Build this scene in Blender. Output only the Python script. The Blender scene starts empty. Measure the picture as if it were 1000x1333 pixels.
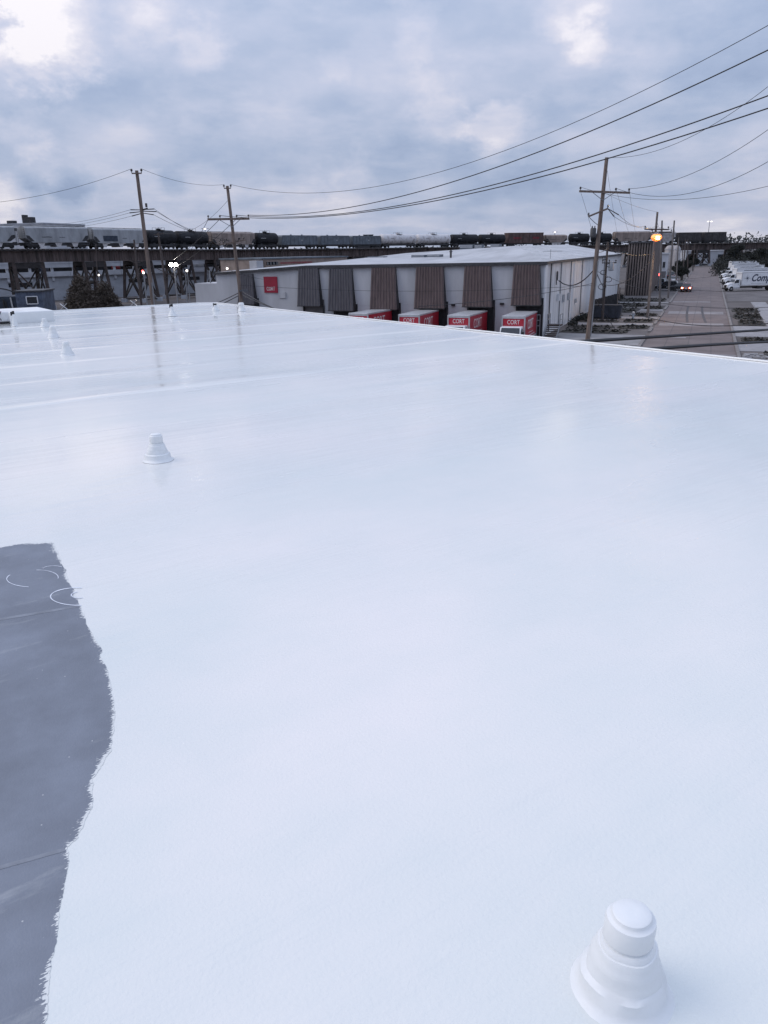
import bpy, math, random
from mathutils import Vector, Matrix, noise
random.seed(7)
sc = bpy.context.scene
col = sc.collection
rad = math.radians

# ------------------------------------------------------------------ camera
CZ = 8.2                      # eye height above the street
ROOF = CZ - 1.6               # roof the photographer stands on
FPX = 1000.0
roll = rad(1.0)
pit = math.atan((666.5 - 325.5) / FPX)
Hh = Vector((1, 0, 0)); Vv = Vector((0, math.sin(pit), math.cos(pit))); Fw = Vector((0, math.cos(pit), -math.sin(pit)))
Rt = Hh * math.cos(roll) - Vv * math.sin(roll)
Up = Hh * math.sin(roll) + Vv * math.cos(roll)
cam_d = bpy.data.cameras.new('camera'); cam = bpy.data.objects.new('camera', cam_d); col.objects.link(cam)
cam.matrix_world = Matrix(((Rt.x, Up.x, -Fw.x, 0), (Rt.y, Up.y, -Fw.y, 0), (Rt.z, Up.z, -Fw.z, CZ), (0, 0, 0, 1)))
cam_d.sensor_fit = 'VERTICAL'; cam_d.sensor_height = 36; cam_d.lens = 36 * FPX / 1333
cam_d.clip_start = 0.1; cam_d.clip_end = 8000
sc.camera = cam
C0 = Vector((0, 0, CZ))
def ray(x, y): return Rt * ((x - 500) / FPX) + Up * ((666.5 - y) / FPX) + Fw
def onz(x, y, z=0.0):
    v = ray(x, y); return C0 + v * ((z - CZ) / v.z)
def onY(x, y, D):
    v = ray(x, y); return C0 + v * (D / v.y)
def onplane(x, y, p, n):
    v = ray(x, y); return C0 + v * ((Vector(p) - C0).dot(Vector(n)) / v.dot(Vector(n)))

# ------------------------------------------------------------------ sky, sun, exposure
SUN_AZ, SUN_EL = rad(-84), rad(42)        # azimuth from +Y, to the left
w = bpy.data.worlds.new('World'); sc.world = w; w.use_nodes = True
nt = w.node_tree; N = nt.nodes; L = nt.links
for n_ in list(N): N.remove(n_)
def mth(op, a, b=None, c=None, clamp=False):
    m = N.new('ShaderNodeMath'); m.operation = op; m.use_clamp = clamp
    for i, v in enumerate((a, b, c)):
        if v is None: continue
        if isinstance(v, (int, float)): m.inputs[i].default_value = v
        else: L.new(v, m.inputs[i])
    return m.outputs[0]
def sky_nodes():
    tc = N.new('ShaderNodeTexCoord'); G = tc.outputs['Generated']
    sep = N.new('ShaderNodeSeparateXYZ'); L.new(G, sep.inputs[0])
    x, y, z = sep.outputs
    zz = mth('ADD', mth('MAXIMUM', z, 0.0), 0.16)
    cmb = N.new('ShaderNodeCombineXYZ')
    L.new(mth('DIVIDE', x, zz), cmb.inputs[0]); L.new(mth('DIVIDE', y, zz), cmb.inputs[1])
    def nz(scale, detail, rough, off, dist=0.0, src=None, st=(1, 1, 1)):
        mp = N.new('ShaderNodeMapping'); L.new(src or cmb.outputs[0], mp.inputs[0]); mp.inputs['Location'].default_value = off
        mp.inputs['Scale'].default_value = st
        t = N.new('ShaderNodeTexNoise'); L.new(mp.outputs[0], t.inputs['Vector'])
        t.inputs['Scale'].default_value = scale; t.inputs['Detail'].default_value = detail
        t.inputs['Roughness'].default_value = rough; t.inputs['Distortion'].default_value = dist
        return t.outputs['Fac']
    big = nz(0.62, 7, 0.50, (3.1, 1.7, 0), 0.05)
    mid = nz(1.7, 7, 0.52, (7.3, 2.2, 4), 0.1)
    fine = nz(8.5, 9, 0.62, (1, 2, 3), 0.08, G, (1, 1, 1.7))
    base = mth('ADD', mth('ADD', mth('MULTIPLY', big, 0.45), mth('MULTIPLY', mid, 0.45)), mth('MULTIPLY', fine, 0.36))
    crisp = nz(11, 10, 0.60, (4, 1, 8), 0.0, G, (1, 1, 1.5))
    lay = nz(1.15, 12, 0.58, (2.4, 9.1, 5), 0.05)
    edge = mth('SUBTRACT', mth('MULTIPLY', mth('SUBTRACT', lay, 0.46), 9.0, clamp=True), 0.5)
    lay2 = nz(2.3, 12, 0.60, (8.4, 3.1, 2), 0.05)
    edge2 = mth('SUBTRACT', mth('MULTIPLY', mth('SUBTRACT', lay2, 0.49), 8.0, clamp=True), 0.5)
    # bright breaks and dark puffs of this sky, each a soft lobe broken up by the cloud noise
    def lobe(px, py, sig, amp, nfac):
        d = ray(px, py).normalized()
        vm = N.new('ShaderNodeVectorMath'); vm.operation = 'DISTANCE'; L.new(G, vm.inputs[0]); vm.inputs[1].default_value = d
        q = mth('DIVIDE', vm.outputs['Value'], sig)
        e = mth('POWER', 2.718, mth('MULTIPLY', mth('MULTIPLY', q, q), -1.0))
        k_ = 4.5 if amp > 0 else 3.0
        nn = mth('MULTIPLY', mth('SUBTRACT', mth('ADD', mth('MULTIPLY', e, 0.62), mth('MULTIPLY', mth('SUBTRACT', crisp, 0.5), 1.5)), 0.34), k_, clamp=True)
        return mth('MULTIPLY', mth('MULTIPLY', mth('ADD', mth('MULTIPLY', e, 0.6), 0.4), amp), mth('MULTIPLY', nn, mth('MINIMUM', mth('MULTIPLY', e, 5.0), 1.0)))
    tot = mth('ADD', mth('MULTIPLY', mth('SUBTRACT', base, 0.63), 1.15), 0.61)
    tot = mth('ADD', tot, mth('ADD', mth('MULTIPLY', edge, 0.085), mth('MULTIPLY', edge2, 0.055)))
    tot = mth('ADD', tot, mth('MULTIPLY', mth('POWER', 2.718, mth('MULTIPLY', mth('MAXIMUM', z, 0.0), -13.0)), 0.11))
    for a in [(-10, 30, .115, .20, .25), (45, -5, .11, .15, .3), (20, 20, .06, .12, .4), (185, 30, .05, .12, .3), (757, 52, .040, .20, .1), (748, 15, .05, .12, .4), (440, 96, .03, .10, .5), (575, 145, .05, .17, .5), (530, 22, .05, .10, .6), (270, 65, .05, .18, .5),
              (455, 232, .065, .17, .1), (650, 165, .055, .24, .2), (130, 238, .12, .15, .0), (12, 262, .035, .34, .3), (20, 160, .05, .20, .4), (850, 90, .05, .12, .4), (560, 230, .05, .1, .2), (640, 210, .04, .1, .2), (960, 205, .06, .1, .3),
              (94, 250, .030, -.34, .0), (38, 246, .024, -.26, .0), (222, 238, .022, -.22, .0), (690, 202, .07, -.12, .0), (300, 205, .13, -.10, .0), (540, 215, .05, -.10, .0), (620, 275, .05, -.10, .0), (130, 175, .16, -.10, .0), (930, 120, .12, -.06, .1)]:
        tot = mth('ADD', tot, lobe(*a))
    rp = N.new('ShaderNodeValToRGB'); L.new(tot, rp.inputs[0])
    el = rp.color_ramp.elements
    el[0].position = 0.34; el[0].color = (0.315, 0.395, 0.575, 1)
    el[1].position = 1.0; el[1].color = (0.90, 0.87, 0.92, 1)
    for p_, c_ in ((0.48, (0.385, 0.465, 0.645, 1)), (0.57, (0.44, 0.51, 0.68, 1)), (0.68, (0.52, 0.57, 0.73, 1)), (0.84, (0.66, 0.67, 0.79, 1))):
        e_ = el.new(p_); e_.color = c_
    st = N.new('ShaderNodeTexSky'); st.sky_type = 'NISHITA'; st.sun_disc = False
    st.sun_elevation = SUN_EL; st.sun_rotation = SUN_AZ; st.air_density = 1.2; st.dust_density = 2.0
    b1 = N.new('ShaderNodeBackground'); L.new(st.outputs[0], b1.inputs[0]); b1.inputs[1].default_value = 0.05
    b2 = N.new('ShaderNodeBackground'); L.new(rp.outputs[0], b2.inputs[0])
    # overcast sky grows brighter towards the zenith
    L.new(mth('ADD', mth('MULTIPLY', mth('MAXIMUM', z, 0.0), 0.85), 0.95), b2.inputs[1])
    mx = N.new('ShaderNodeMixShader'); mx.inputs[0].default_value = 0.93
    L.new(b1.outputs[0], mx.inputs[1]); L.new(b2.outputs[0], mx.inputs[2])
    out = N.new('ShaderNodeOutputWorld'); L.new(mx.outputs[0], out.inputs[0])
sky_nodes()
sd = bpy.data.lights.new('sun', 'SUN'); sun = bpy.data.objects.new('sun', sd); col.objects.link(sun)
sd.energy = 1.15; sd.angle = rad(40); sd.color = (1.0, 0.88, 0.77)
sdir = Vector((math.sin(SUN_AZ) * math.cos(SUN_EL), math.cos(SUN_AZ) * math.cos(SUN_EL), math.sin(SUN_EL)))
sun.rotation_euler = sdir.to_track_quat('Z', 'Y').to_euler(); sun.location = (0, 0, 60)
sc.view_settings.view_transform = 'Standard'; sc.view_settings.look = 'None'
sc.view_settings.gamma = 1; sc.view_settings.use_curve_mapping = False
sc.view_settings.exposure = 0.0
sc.cycles.max_bounces = 6; sc.cycles.use_denoising = True

# ------------------------------------------------------------------ materials
MAT = {}
def mat(name, c, rough=0.7, var=0.15, scale=6.0, metal=0.0, coat=0.0, bump=0.0, bscale=None, streak=None, spec=0.5, c2=None, emit=None, est=0.0, thr=(0.35, 0.65), detail=5):
    m = bpy.data.materials.new(name); m.use_nodes = True
    n = m.node_tree.nodes; l = m.node_tree.links; b = n['Principled BSDF']
    tc = n.new('ShaderNodeTexCoord'); mp = n.new('ShaderNodeMapping'); l.new(tc.outputs['Object'], mp.inputs[0])
    if streak: mp.inputs['Scale'].default_value = streak
    tx = n.new('ShaderNodeTexNoise'); l.new(mp.outputs[0], tx.inputs['Vector']); tx.inputs['Scale'].default_value = scale
    tx.inputs['Detail'].default_value = detail; tx.inputs['Roughness'].default_value = 0.62
    r = n.new('ShaderNodeValToRGB'); l.new(tx.outputs['Fac'], r.inputs[0])
    r.color_ramp.elements[0].position = thr[0]; r.color_ramp.elements[1].position = thr[1]
    r.color_ramp.elements[0].color = tuple(max(0, v * (1 - var)) for v in c) + (1,) if c2 is None else tuple(c2) + (1,)
    r.color_ramp.elements[1].color = tuple(min(1, v * (1 + var)) for v in c) + (1,) if c2 is None else tuple(c) + (1,)
    l.new(r.outputs[0], b.inputs['Base Color'])
    b.inputs['Roughness'].default_value = rough; b.inputs['Metallic'].default_value = metal
    b.inputs['Coat Weight'].default_value = coat; b.inputs['Specular IOR Level'].default_value = spec
    if bump:
        bp = n.new('ShaderNodeBump'); bp.inputs['Strength'].default_value = bump; bp.inputs['Distance'].default_value = 0.05
        if bscale:
            t2 = n.new('ShaderNodeTexNoise'); l.new(mp.outputs[0], t2.inputs['Vector']); t2.inputs['Scale'].default_value = bscale; t2.inputs['Detail'].default_value = 4
            l.new(t2.outputs['Fac'], bp.inputs['Height'])
        else: l.new(tx.outputs['Fac'], bp.inputs['Height'])
        l.new(bp.outputs[0], b.inputs['Normal'])
    if emit:
        b.inputs['Emission Color'].default_value = tuple(emit) + (1,); b.inputs['Emission Strength'].default_value = est
    MAT[name] = m; return m
mat('ground', (0.105, 0.092, 0.088), .95, .35, .12)
mat('asphalt_lot', (0.125, 0.115, 0.115), .9, .3, .3)
mat('grass', (0.036, 0.033, 0.028), .95, .45, 1.2, bump=.6, bscale=9)
mat('kerb', (0.20, 0.185, 0.18), .9, .2, 1.5)
mat('slab', (0.28, 0.275, 0.285), .85, .16, 1.2)
mat('drive', (0.27, 0.265, 0.27), .9, .22, .5)
mat('skid', (0.07, 0.065, 0.07), .8, .3, 2)
mat('roadpatch', (0.25, 0.235, 0.24), .85, .2, .6)
mat('coat_plain', (0.80, 0.82, 0.825), .5, .025, 4, coat=.08, bump=.05, bscale=30)
mat('flashing', (0.80, 0.81, 0.80), .3, .03, 6, coat=.4)
mat('own_wall', (0.42, 0.41, 0.40), .85, .15, 1)
mat('chalk', (0.72, 0.76, 0.84), .8, .15, 30)
mat('felt_lap', (0.205, 0.224, 0.262), .6, .2, 9)
mat('rubber', (0.02, 0.02, 0.022), .6, .2, 5)
mat('wall_white', (0.47, 0.475, 0.50), .75, .12, .5, streak=(1, 1, .25))
mat('wall_metal', (0.66, 0.67, 0.69), .55, .14, .8, streak=(1.5, 1.5, .2))
mat('pilaster', (0.74, 0.75, 0.77), .6, .06, 1)
mat('metal_roof', (0.42, 0.43, 0.45), .5, .2, .35, streak=(1, .3, 1))
mat('fascia', (0.045, 0.045, 0.05), .6, .3, 2)
mat('awning', (0.100, 0.070, 0.068), .6, .22, 2, streak=(2, 2, .4))
mat('awning_grey', (0.085, 0.080, 0.090), .6, .22, 2, streak=(2, 2, .4))
mat('awning_dark', (0.035, 0.033, 0.036), .8, .3, 2)
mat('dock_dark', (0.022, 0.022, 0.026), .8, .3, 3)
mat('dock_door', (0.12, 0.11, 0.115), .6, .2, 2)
mat('red_sign', (0.30, 0.012, 0.035), .5, .1, 1)
mat('red_truck', (0.42, 0.018, 0.038), .38, .08, .7, coat=.3)
mat('white_paint', (0.74, 0.75, 0.77), .35, .06, 1.2, coat=.3)
mat('trim_grey', (0.50, 0.51, 0.53), .4, .1, 3, metal=.3)
mat('lettering', (0.78, 0.78, 0.78), .5, .03, 5)
mat('dark_lettering', (0.025, 0.035, 0.07), .5, .1, 5)
mat('glass', (0.02, 0.024, 0.03), .06, .1, 3, spec=.8)
mat('tyre', (0.014, 0.014, 0.015), .85, .2, 8)
mat('rim', (0.45, 0.45, 0.46), .4, .1, 8, metal=.5)
mat('chassis', (0.02, 0.02, 0.022), .7, .3, 3)
mat('girder', (0.085, 0.064, 0.060), .85, .55, .9, streak=(1.2, 1.2, .15))
mat('steel_dark', (0.026, 0.022, 0.023), .8, .45, 1.5)
mat('steel_brown', (0.060, 0.044, 0.040), .8, .4, 1.2)
mat('tie', (0.035, 0.03, 0.03), .9, .4, 2)
mat('rail', (0.10, 0.085, 0.08), .5, .2, 2, metal=.6)
mat('hopper_grey', (0.27, 0.285, 0.305), .6, .28, .7, streak=(1, 1, .3))
mat('hopper_tan', (0.23, 0.185, 0.165), .65, .32, .8, streak=(1, 1, .3))
mat('tank_black', (0.012, 0.013, 0.017), .65, .5, 1.5, spec=.25)
mat('tank_white', (0.60, 0.59, 0.60), .5, .25, .9, c2=(0.28, 0.24, 0.23), thr=(.3, .5))
mat('gondola', (0.105, 0.125, 0.15), .6, .25, .8)
mat('boxcar_brown', (0.085, 0.050, 0.046), .7, .3, .8)
mat('boxcar_dark', (0.04, 0.035, 0.036), .7, .3, .8)
mat('car_pale', (0.33, 0.31, 0.31), .6, .25, .8)
mat('chute', (0.52, 0.51, 0.52), .6, .25, 3)
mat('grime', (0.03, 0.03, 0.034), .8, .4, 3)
mat('concrete', (0.36, 0.38, 0.42), .85, .14, .4)
mat('concrete_lite', (0.44, 0.455, 0.49), .85, .12, .4)
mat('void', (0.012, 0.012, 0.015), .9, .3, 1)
mat('blue_shed', (0.085, 0.105, 0.15), .7, .35, 1.4)
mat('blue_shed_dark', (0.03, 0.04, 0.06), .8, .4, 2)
mat('tan_brick', (0.26, 0.21, 0.185), .85, .2, .8)
mat('brown_panel', (0.16, 0.13, 0.12), .7, .3, .8, streak=(1, 1, .2))
mat('brown_gap', (0.025, 0.022, 0.024), .8, .3, 1)
mat('wood_pole', (0.175, 0.135, 0.115), .9, .4, 3, streak=(4, 4, .3), bump=.4)
mat('wood_dark', (0.075, 0.06, 0.056), .9, .4, 3, streak=(4, 4, .3))
mat('wood_grey', (0.15, 0.135, 0.13), .9, .35, 3, streak=(3, 3, .3))
mat('insulator', (0.05, 0.04, 0.04), .35, .2, 8)
mat('galv', (0.26, 0.27, 0.29), .5, .15, 4, metal=.5)
mat('transformer', (0.05, 0.05, 0.055), .5, .2, 3)
mat('transformer_grey', (0.25, 0.27, 0.30), .5, .15, 3)
mat('wire', (0.018, 0.018, 0.022), .6, .1, 3)
mat('cable_grey', (0.10, 0.105, 0.12), .6, .1, 3)
mat('bark', (0.07, 0.055, 0.045), .95, .4, 4, bump=.5)
mat('leaf_dark', (0.017, 0.020, 0.016), .8, .5, 2.2)
mat('leaf_cedar', (0.078, 0.062, 0.050), .85, .45, 2.0)
mat('leaf_far', (0.045, 0.05, 0.05), .9, .4, .05)
mat('fence', (0.03, 0.03, 0.034), .8, .4, 2)
mat('dumpster', (0.028, 0.032, 0.045), .7, .3, 2)
mat('red_car', (0.25, 0.02, 0.025), .3, .08, 3, coat=.6)
mat('black_car', (0.018, 0.019, 0.023), .25, .2, 3, coat=.6)
mat('blue_car', (0.05, 0.06, 0.085), .28, .15, 3, coat=.6)
mat('silver_car', (0.42, 0.44, 0.47), .3, .08, 3, coat=.6, metal=.2)
mat('hydrant', (0.35, 0.38, 0.42), .5, .2, 8)
mat('sodium', (1, .6, .2), .5, 0, 3, emit=(1.0, .17, .025), est=1.4)
mat('sodium_core', (1, .7, .4), .5, 0, 3, emit=(1.0, .62, .30), est=1500)
mat('flood', (1, .95, .9), .5, 0, 3, emit=(1.0, .93, .86), est=180)
mat('smalllamp', (1, .9, .8), .5, 0, 3, emit=(1.0, .9, .82), est=3.5)
mat('redlamp', (1, .1, .1), .5, 0, 3, emit=(1.0, .10, .09), est=5)
mat('tail', (1, .2, .1), .5, 0, 3, emit=(1.0, .16, .06), est=9)
mat('tail_hot', (1, .8, .5), .5, 0, 3, emit=(1.0, .72, .38), est=14)

# road: broken concrete with a few cracks and darker lanes
def road_material():
    m = mat('road', (0.155, 0.128, 0.125), .88, .2, .45, detail=8, bump=.15, bscale=14)
    return m
road_material()

# freshly rolled white coating, still wet: streaky gloss, fine roller texture
def coating_material():
    m = bpy.data.materials.new('wet_coating'); m.use_nodes = True
    n = m.node_tree.nodes; l = m.node_tree.links; b = n['Principled BSDF']
    tc = n.new('ShaderNodeTexCoord')
    def nz(scale, st, detail=4, rough=.55):
        mp = n.new('ShaderNodeMapping'); l.new(tc.outputs['Object'], mp.inputs[0]); mp.inputs['Scale'].default_value = st
        t = n.new('ShaderNodeTexNoise'); l.new(mp.outputs[0], t.inputs['Vector']); t.inputs['Scale'].default_value = scale
        t.inputs['Detail'].default_value = detail; t.inputs['Roughness'].default_value = rough
        return t.outputs['Fac']
    def ramp(src, p0, p1, c0, c1):
        r = n.new('ShaderNodeValToRGB'); l.new(src, r.inputs[0]); r.color_ramp.elements[0].position = p0; r.color_ramp.elements[1].position = p1
        r.color_ramp.elements[0].color = c0 + (1,); r.color_ramp.elements[1].color = c1 + (1,)
        return r.outputs[0]
    cblot = nz(.55, (1, .7, 1), 7, .6)
    l.new(ramp(cblot, .36, .66, (0.715, 0.75, 0.73), (0.85, 0.82, 0.79)), b.inputs['Base Color'])
    # roughness: wet and drier areas (object x = across the laps, y = along them)
    wet = nz(.35, (1.6, .45, 1), 5)
    l.new(ramp(wet, .40, .62, (.16, .16, .16), (.36, .36, .36)), b.inputs['Roughness'])
    b.inputs['IOR'].default_value = 1.45
    b.inputs['Coat Weight'].default_value = .9; b.inputs['Coat IOR'].default_value = 1.5
    l.new(ramp(wet, .40, .62, (.045, .045, .045), (.13, .13, .13)), b.inputs['Coat Roughness'])
    # relief: long soft waves along the laps, orange peel from the roller
    h1 = nz(1.5, (2.6, .22, 1), 4); h2 = nz(8, (2.2, .35, 1), 5); h3 = nz(85, (1, 1, 1), 3)
    def bump(h, s, d, prev=None):
        bp = n.new('ShaderNodeBump'); bp.inputs['Strength'].default_value = s; bp.inputs['Distance'].default_value = d
        l.new(h, bp.inputs['Height'])
        if prev: l.new(prev, bp.inputs['Normal'])
        return bp.outputs[0]
    nm = bump(h1, .5, .022); nm = bump(h2, .5, .004, nm); nm = bump(h3, .5, .0038, nm)
    l.new(nm, b.inputs['Normal']); 
    cn = bump(h1, .5, .0050); cn = bump(h2, .5, .0013, cn); cn = bump(h3, .12, .0007, cn)
    l.new(cn, b.inputs['Coat Normal'])
    MAT['wet_coating'] = m
coating_material()

# bare grey membrane with dry-brush edge of white (vertex attribute "edge": 1 at the rim)
def membrane_material():
    m = mat('membrane', (0.188, 0.210, 0.256), .6, .14, 3.0, bump=.12, bscale=160)
    n = m.node_tree.nodes; l = m.node_tree.links; b = n['Principled BSDF']
    src = b.inputs['Base Color'].links[0].from_socket
    at = n.new('ShaderNodeAttribute'); at.attribute_name = 'edge'
    tc = n.new('ShaderNodeTexCoord'); mp = n.new('ShaderNodeMapping'); l.new(tc.outputs['Object'], mp.inputs[0])
    mp.inputs['Rotation'].default_value = (0, 0, rad(-28)); mp.inputs['Scale'].default_value = (1, .28, 1)
    t = n.new('ShaderNodeTexNoise'); l.new(mp.outputs[0], t.inputs['Vector']); t.inputs['Scale'].default_value = 210; t.inputs['Detail'].default_value = 6
    def mt(op, a, c, clamp=False):
        q = n.new('ShaderNodeMath'); q.operation = op; q.use_clamp = clamp
        for i, v in enumerate((a, c)):
            if isinstance(v, (int, float)): q.inputs[i].default_value = v
            else: l.new(v, q.inputs[i])
        return q.outputs[0]
    big = n.new('ShaderNodeTexNoise'); l.new(tc.outputs['Object'], big.inputs['Vector']); big.inputs['Scale'].default_value = 7; big.inputs['Detail'].default_value = 2
    f = mt('ADD', mt('MULTIPLY', at.outputs['Fac'], .50), mt('MULTIPLY', mt('SUBTRACT', t.outputs['Fac'], .5), 1.3))
    f = mt('ADD', f, mt('MULTIPLY', mt('SUBTRACT', big.outputs['Fac'], .5), mt('MULTIPLY', at.outputs['Fac'], 1.5)))
    f = mt('MULTIPLY', mt('SUBTRACT', f, .50), 12, True)
    # stray flecks of paint
    v = n.new('ShaderNodeTexVoronoi'); l.new(tc.outputs['Object'], v.inputs['Vector']); v.inputs['Scale'].default_value = 22
    v2 = n.new('ShaderNodeTexWhiteNoise'); l.new(v.outputs['Position'], v2.inputs['Vector'])
    fl = mt('MULTIPLY', mt('LESS_THAN', v.outputs['Distance'], .055), mt('GREATER_THAN', v2.outputs['Value'], .62))
    f = mt('MAXIMUM', f, mt('MULTIPLY', fl, .55))
    sm = n.new('ShaderNodeMapping'); l.new(tc.outputs['Object'], sm.inputs[0]); sm.inputs['Scale'].default_value = (3.2, .7, 1)
    sn = n.new('ShaderNodeTexNoise'); l.new(sm.outputs[0], sn.inputs['Vector']); sn.inputs['Scale'].default_value = 2.6; sn.inputs['Detail'].default_value = 7; sn.inputs['Roughness'].default_value = .65
    f = mt('MAXIMUM', f, mt('MULTIPLY', mt('MULTIPLY', mt('SUBTRACT', sn.outputs['Fac'], .60), 3.0, True), .55))
    mx = n.new('ShaderNodeMix'); mx.data_type = 'RGBA'; l.new(f, mx.inputs['Factor']); l.new(src, mx.inputs[6]); mx.inputs[7].default_value = (.70, .72, .71, 1)
    l.new(mx.outputs[2], b.inputs['Base Color'])
membrane_material()

# ------------------------------------------------------------------ mesh helpers
def chain_world(o):
    m = Matrix.Identity(4)
    while o is not None:
        m = o.matrix_basis @ m; o = o.parent
    return m
class MB:
    def __init__(s): s.v = []; s.f = []
    def add(s, vs, fs):
        k = len(s.v); s.v += [tuple(v) for v in vs]; s.f += [tuple(i + k for i in f) for f in fs]; return s
    def box(s, c, d, m=None):
        x, y, z = (q / 2 for q in d); c = Vector(c)
        vs = [Vector((a * x, b * y, e * z)) for a in (-1, 1) for b in (-1, 1) for e in (-1, 1)]
        vs = [(m @ v if m else v) + c for v in vs]
        return s.add(vs, [(0, 1, 3, 2), (4, 6, 7, 5), (0, 4, 5, 1), (2, 3, 7, 6), (0, 2, 6, 4), (1, 5, 7, 3)])
    def beam(s, p, q, w_, h_=None, up=(0, 0, 1)):
        p = Vector(p); q = Vector(q); h_ = h_ or w_; d = (q - p); L_ = d.length; d.normalize()
        u = Vector(up)
        if abs(d.dot(u)) > .98: u = Vector((1, 0, 0))
        a = d.cross(u).normalized(); b = a.cross(d)
        vs = [o + a * (i * w_ / 2) + b * (j * h_ / 2) for o in (p, q) for i, j in ((-1, -1), (1, -1), (1, 1), (-1, 1))]
        return s.add(vs, [(3, 2, 1, 0), (4, 5, 6, 7), (0, 1, 5, 4), (1, 2, 6, 5), (2, 3, 7, 6), (3, 0, 4, 7)])
    def cyl(s, p, q, r0, r1=None, n=10, cap=True):
        p = Vector(p); q = Vector(q); r1 = r0 if r1 is None else r1; d = (q - p).normalized()
        u = Vector((0, 0, 1)) if abs(d.z) < .9 else Vector((1, 0, 0))
        a = d.cross(u).normalized(); b = a.cross(d)
        vs = []
        for o, r in ((p, r0), (q, r1)):
            for i in range(n):
                t = 2 * math.pi * i / n; vs.append(o + a * (math.cos(t) * r) + b * (math.sin(t) * r))
        fs = [(i, (i + 1) % n, n + (i + 1) % n, n + i) for i in range(n)]
        if cap: fs += [tuple(range(n - 1, -1, -1)), tuple(range(n, 2 * n))]
        return s.add(vs, fs)
    def lathe(s, c, prof, n=16, ax='Z', sq=1.0):
        c = Vector(c); vs = []; k = len(prof)
        for r, h in prof:
            for i in range(n):
                t = 2 * math.pi * i / n; a, b = math.cos(t) * r, math.sin(t) * r
                vs.append(c + (Vector((a, b * sq, h)) if ax == 'Z' else Vector((h, a, b)) if ax == 'X' else Vector((a, h, b))))
        fs = [(j * n + i, j * n + (i + 1) % n, (j + 1) * n + (i + 1) % n, (j + 1) * n + i) for j in range(k - 1) for i in range(n)]
        fs += [tuple(range(n - 1, -1, -1)), tuple((k - 1) * n + i for i in range(n))]
        return s.add(vs, fs)
    def prism(s, pts, y0, y1):          # outline in x,z extruded along y
        n = len(pts)
        vs = [(a, y0, b) for a, b in pts] + [(a, y1, b) for a, b in pts]
        fs = [tuple(range(n)), tuple(range(2 * n - 1, n - 1, -1))] + [(i, n + i, n + (i + 1) % n, (i + 1) % n) for i in range(n)]
        return s.add(vs, fs)
    def poly(s, pts): return s.add(pts, [tuple(range(len(pts)))])
    def slab(s, pts, z0, z1):           # outline in x,y extruded in z (pts 2D)
        n = len(pts)
        vs = [(p[0], p[1], z0) for p in pts] + [(p[0], p[1], z1) for p in pts]
        return s.add(vs, [tuple(range(n - 1, -1, -1)), tuple(range(n, 2 * n))] + [(i, (i + 1) % n, n + (i + 1) % n, n + i) for i in range(n)])
    def hexa(s, lo, hi):                # 4 points below, 4 above
        return s.add(list(lo) + list(hi), [(3, 2, 1, 0), (4, 5, 6, 7), (0, 1, 5, 4), (1, 2, 6, 5), (2, 3, 7, 6), (3, 0, 4, 7)])
    def build(s, name, m, parent=None, world=False, smooth=False, bevel=0, props=None, recalc=True):
        me = bpy.data.meshes.new(name)
        vs = s.v
        if world and parent is not None:
            iv = chain_world(parent).inverted(); vs = [iv @ Vector(v) for v in vs]
        me.from_pydata([tuple(v) for v in vs], [], s.f); me.update()
        if recalc:
            import bmesh
            bm = bmesh.new(); bm.from_mesh(me); bmesh.ops.recalc_face_normals(bm, faces=bm.faces); bm.to_mesh(me); bm.free()
        me.materials.append(MAT[m] if isinstance(m, str) else m)
        if smooth:
            for p in me.polygons: p.use_smooth = True
            try: me.set_sharp_from_angle(angle=rad(40))
            except Exception: pass
        o = bpy.data.objects.new(name, me); col.objects.link(o); o.parent = parent
        if bevel:
            md = o.modifiers.new('bevel', 'BEVEL'); md.width = bevel; md.segments = 2; md.limit_method = 'ANGLE'
        if props: tag(o, **props)
        return o
def tag(o, label=None, cat=None, group=None, kind=None):
    if label: o['label'] = label
    if cat: o['category'] = cat
    if group: o['group'] = group
    if kind: o['kind'] = kind
    return o
def thing(name, loc, label, cat, group=None, rz=0.0, rx=0.0, ry=0.0):
    o = bpy.data.objects.new(name, None); col.objects.link(o); o.location = loc; o.rotation_euler = (rx, ry, rz)
    o.empty_display_size = .3
    return tag(o, label, cat, group)
def share(name, src, parent, loc=(0, 0, 0), rot=(0, 0, 0), scale=(1, 1, 1)):
    o = bpy.data.objects.new(name, src.data if hasattr(src, 'data') else src); col.objects.link(o); o.parent = parent
    o.location = loc; o.rotation_euler = rot; o.scale = scale; return o
def copy_tree(o, parent=None):
    c = o.copy(); col.objects.link(c); c.parent = parent
    for ch in list(o.children): copy_tree(ch, c)
    return c
_txt = {}
def text(name, body, size, m, parent, mtx, shear=0.0, ext=0.004, bold=0.0, width=None):
    key = (body, size, shear, bold, m, width)
    if key not in _txt:
        cu = bpy.data.curves.new('t', 'FONT'); cu.body = body; cu.size = size; cu.extrude = ext; cu.shear = shear; cu.offset = bold
        cu.align_x = 'CENTER'; cu.align_y = 'CENTER'; cu.resolution_u = 3
        to = bpy.data.objects.new('t', cu); col.objects.link(to)
        dg = bpy.context.evaluated_depsgraph_get(); dg.update()
        me = bpy.data.meshes.new_from_object(to.evaluated_get(dg)); bpy.data.objects.remove(to)
        if width:
            xs = [v.co.x for v in me.vertices]; k = width / (max(xs) - min(xs))
            for v in me.vertices: v.co.x *= k
        me.materials.clear(); me.materials.append(MAT[m]); _txt[key] = me
    o = bpy.data.objects.new(name, _txt[key]); col.objects.link(o); o.parent = parent; o.matrix_basis = mtx; return o
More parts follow.
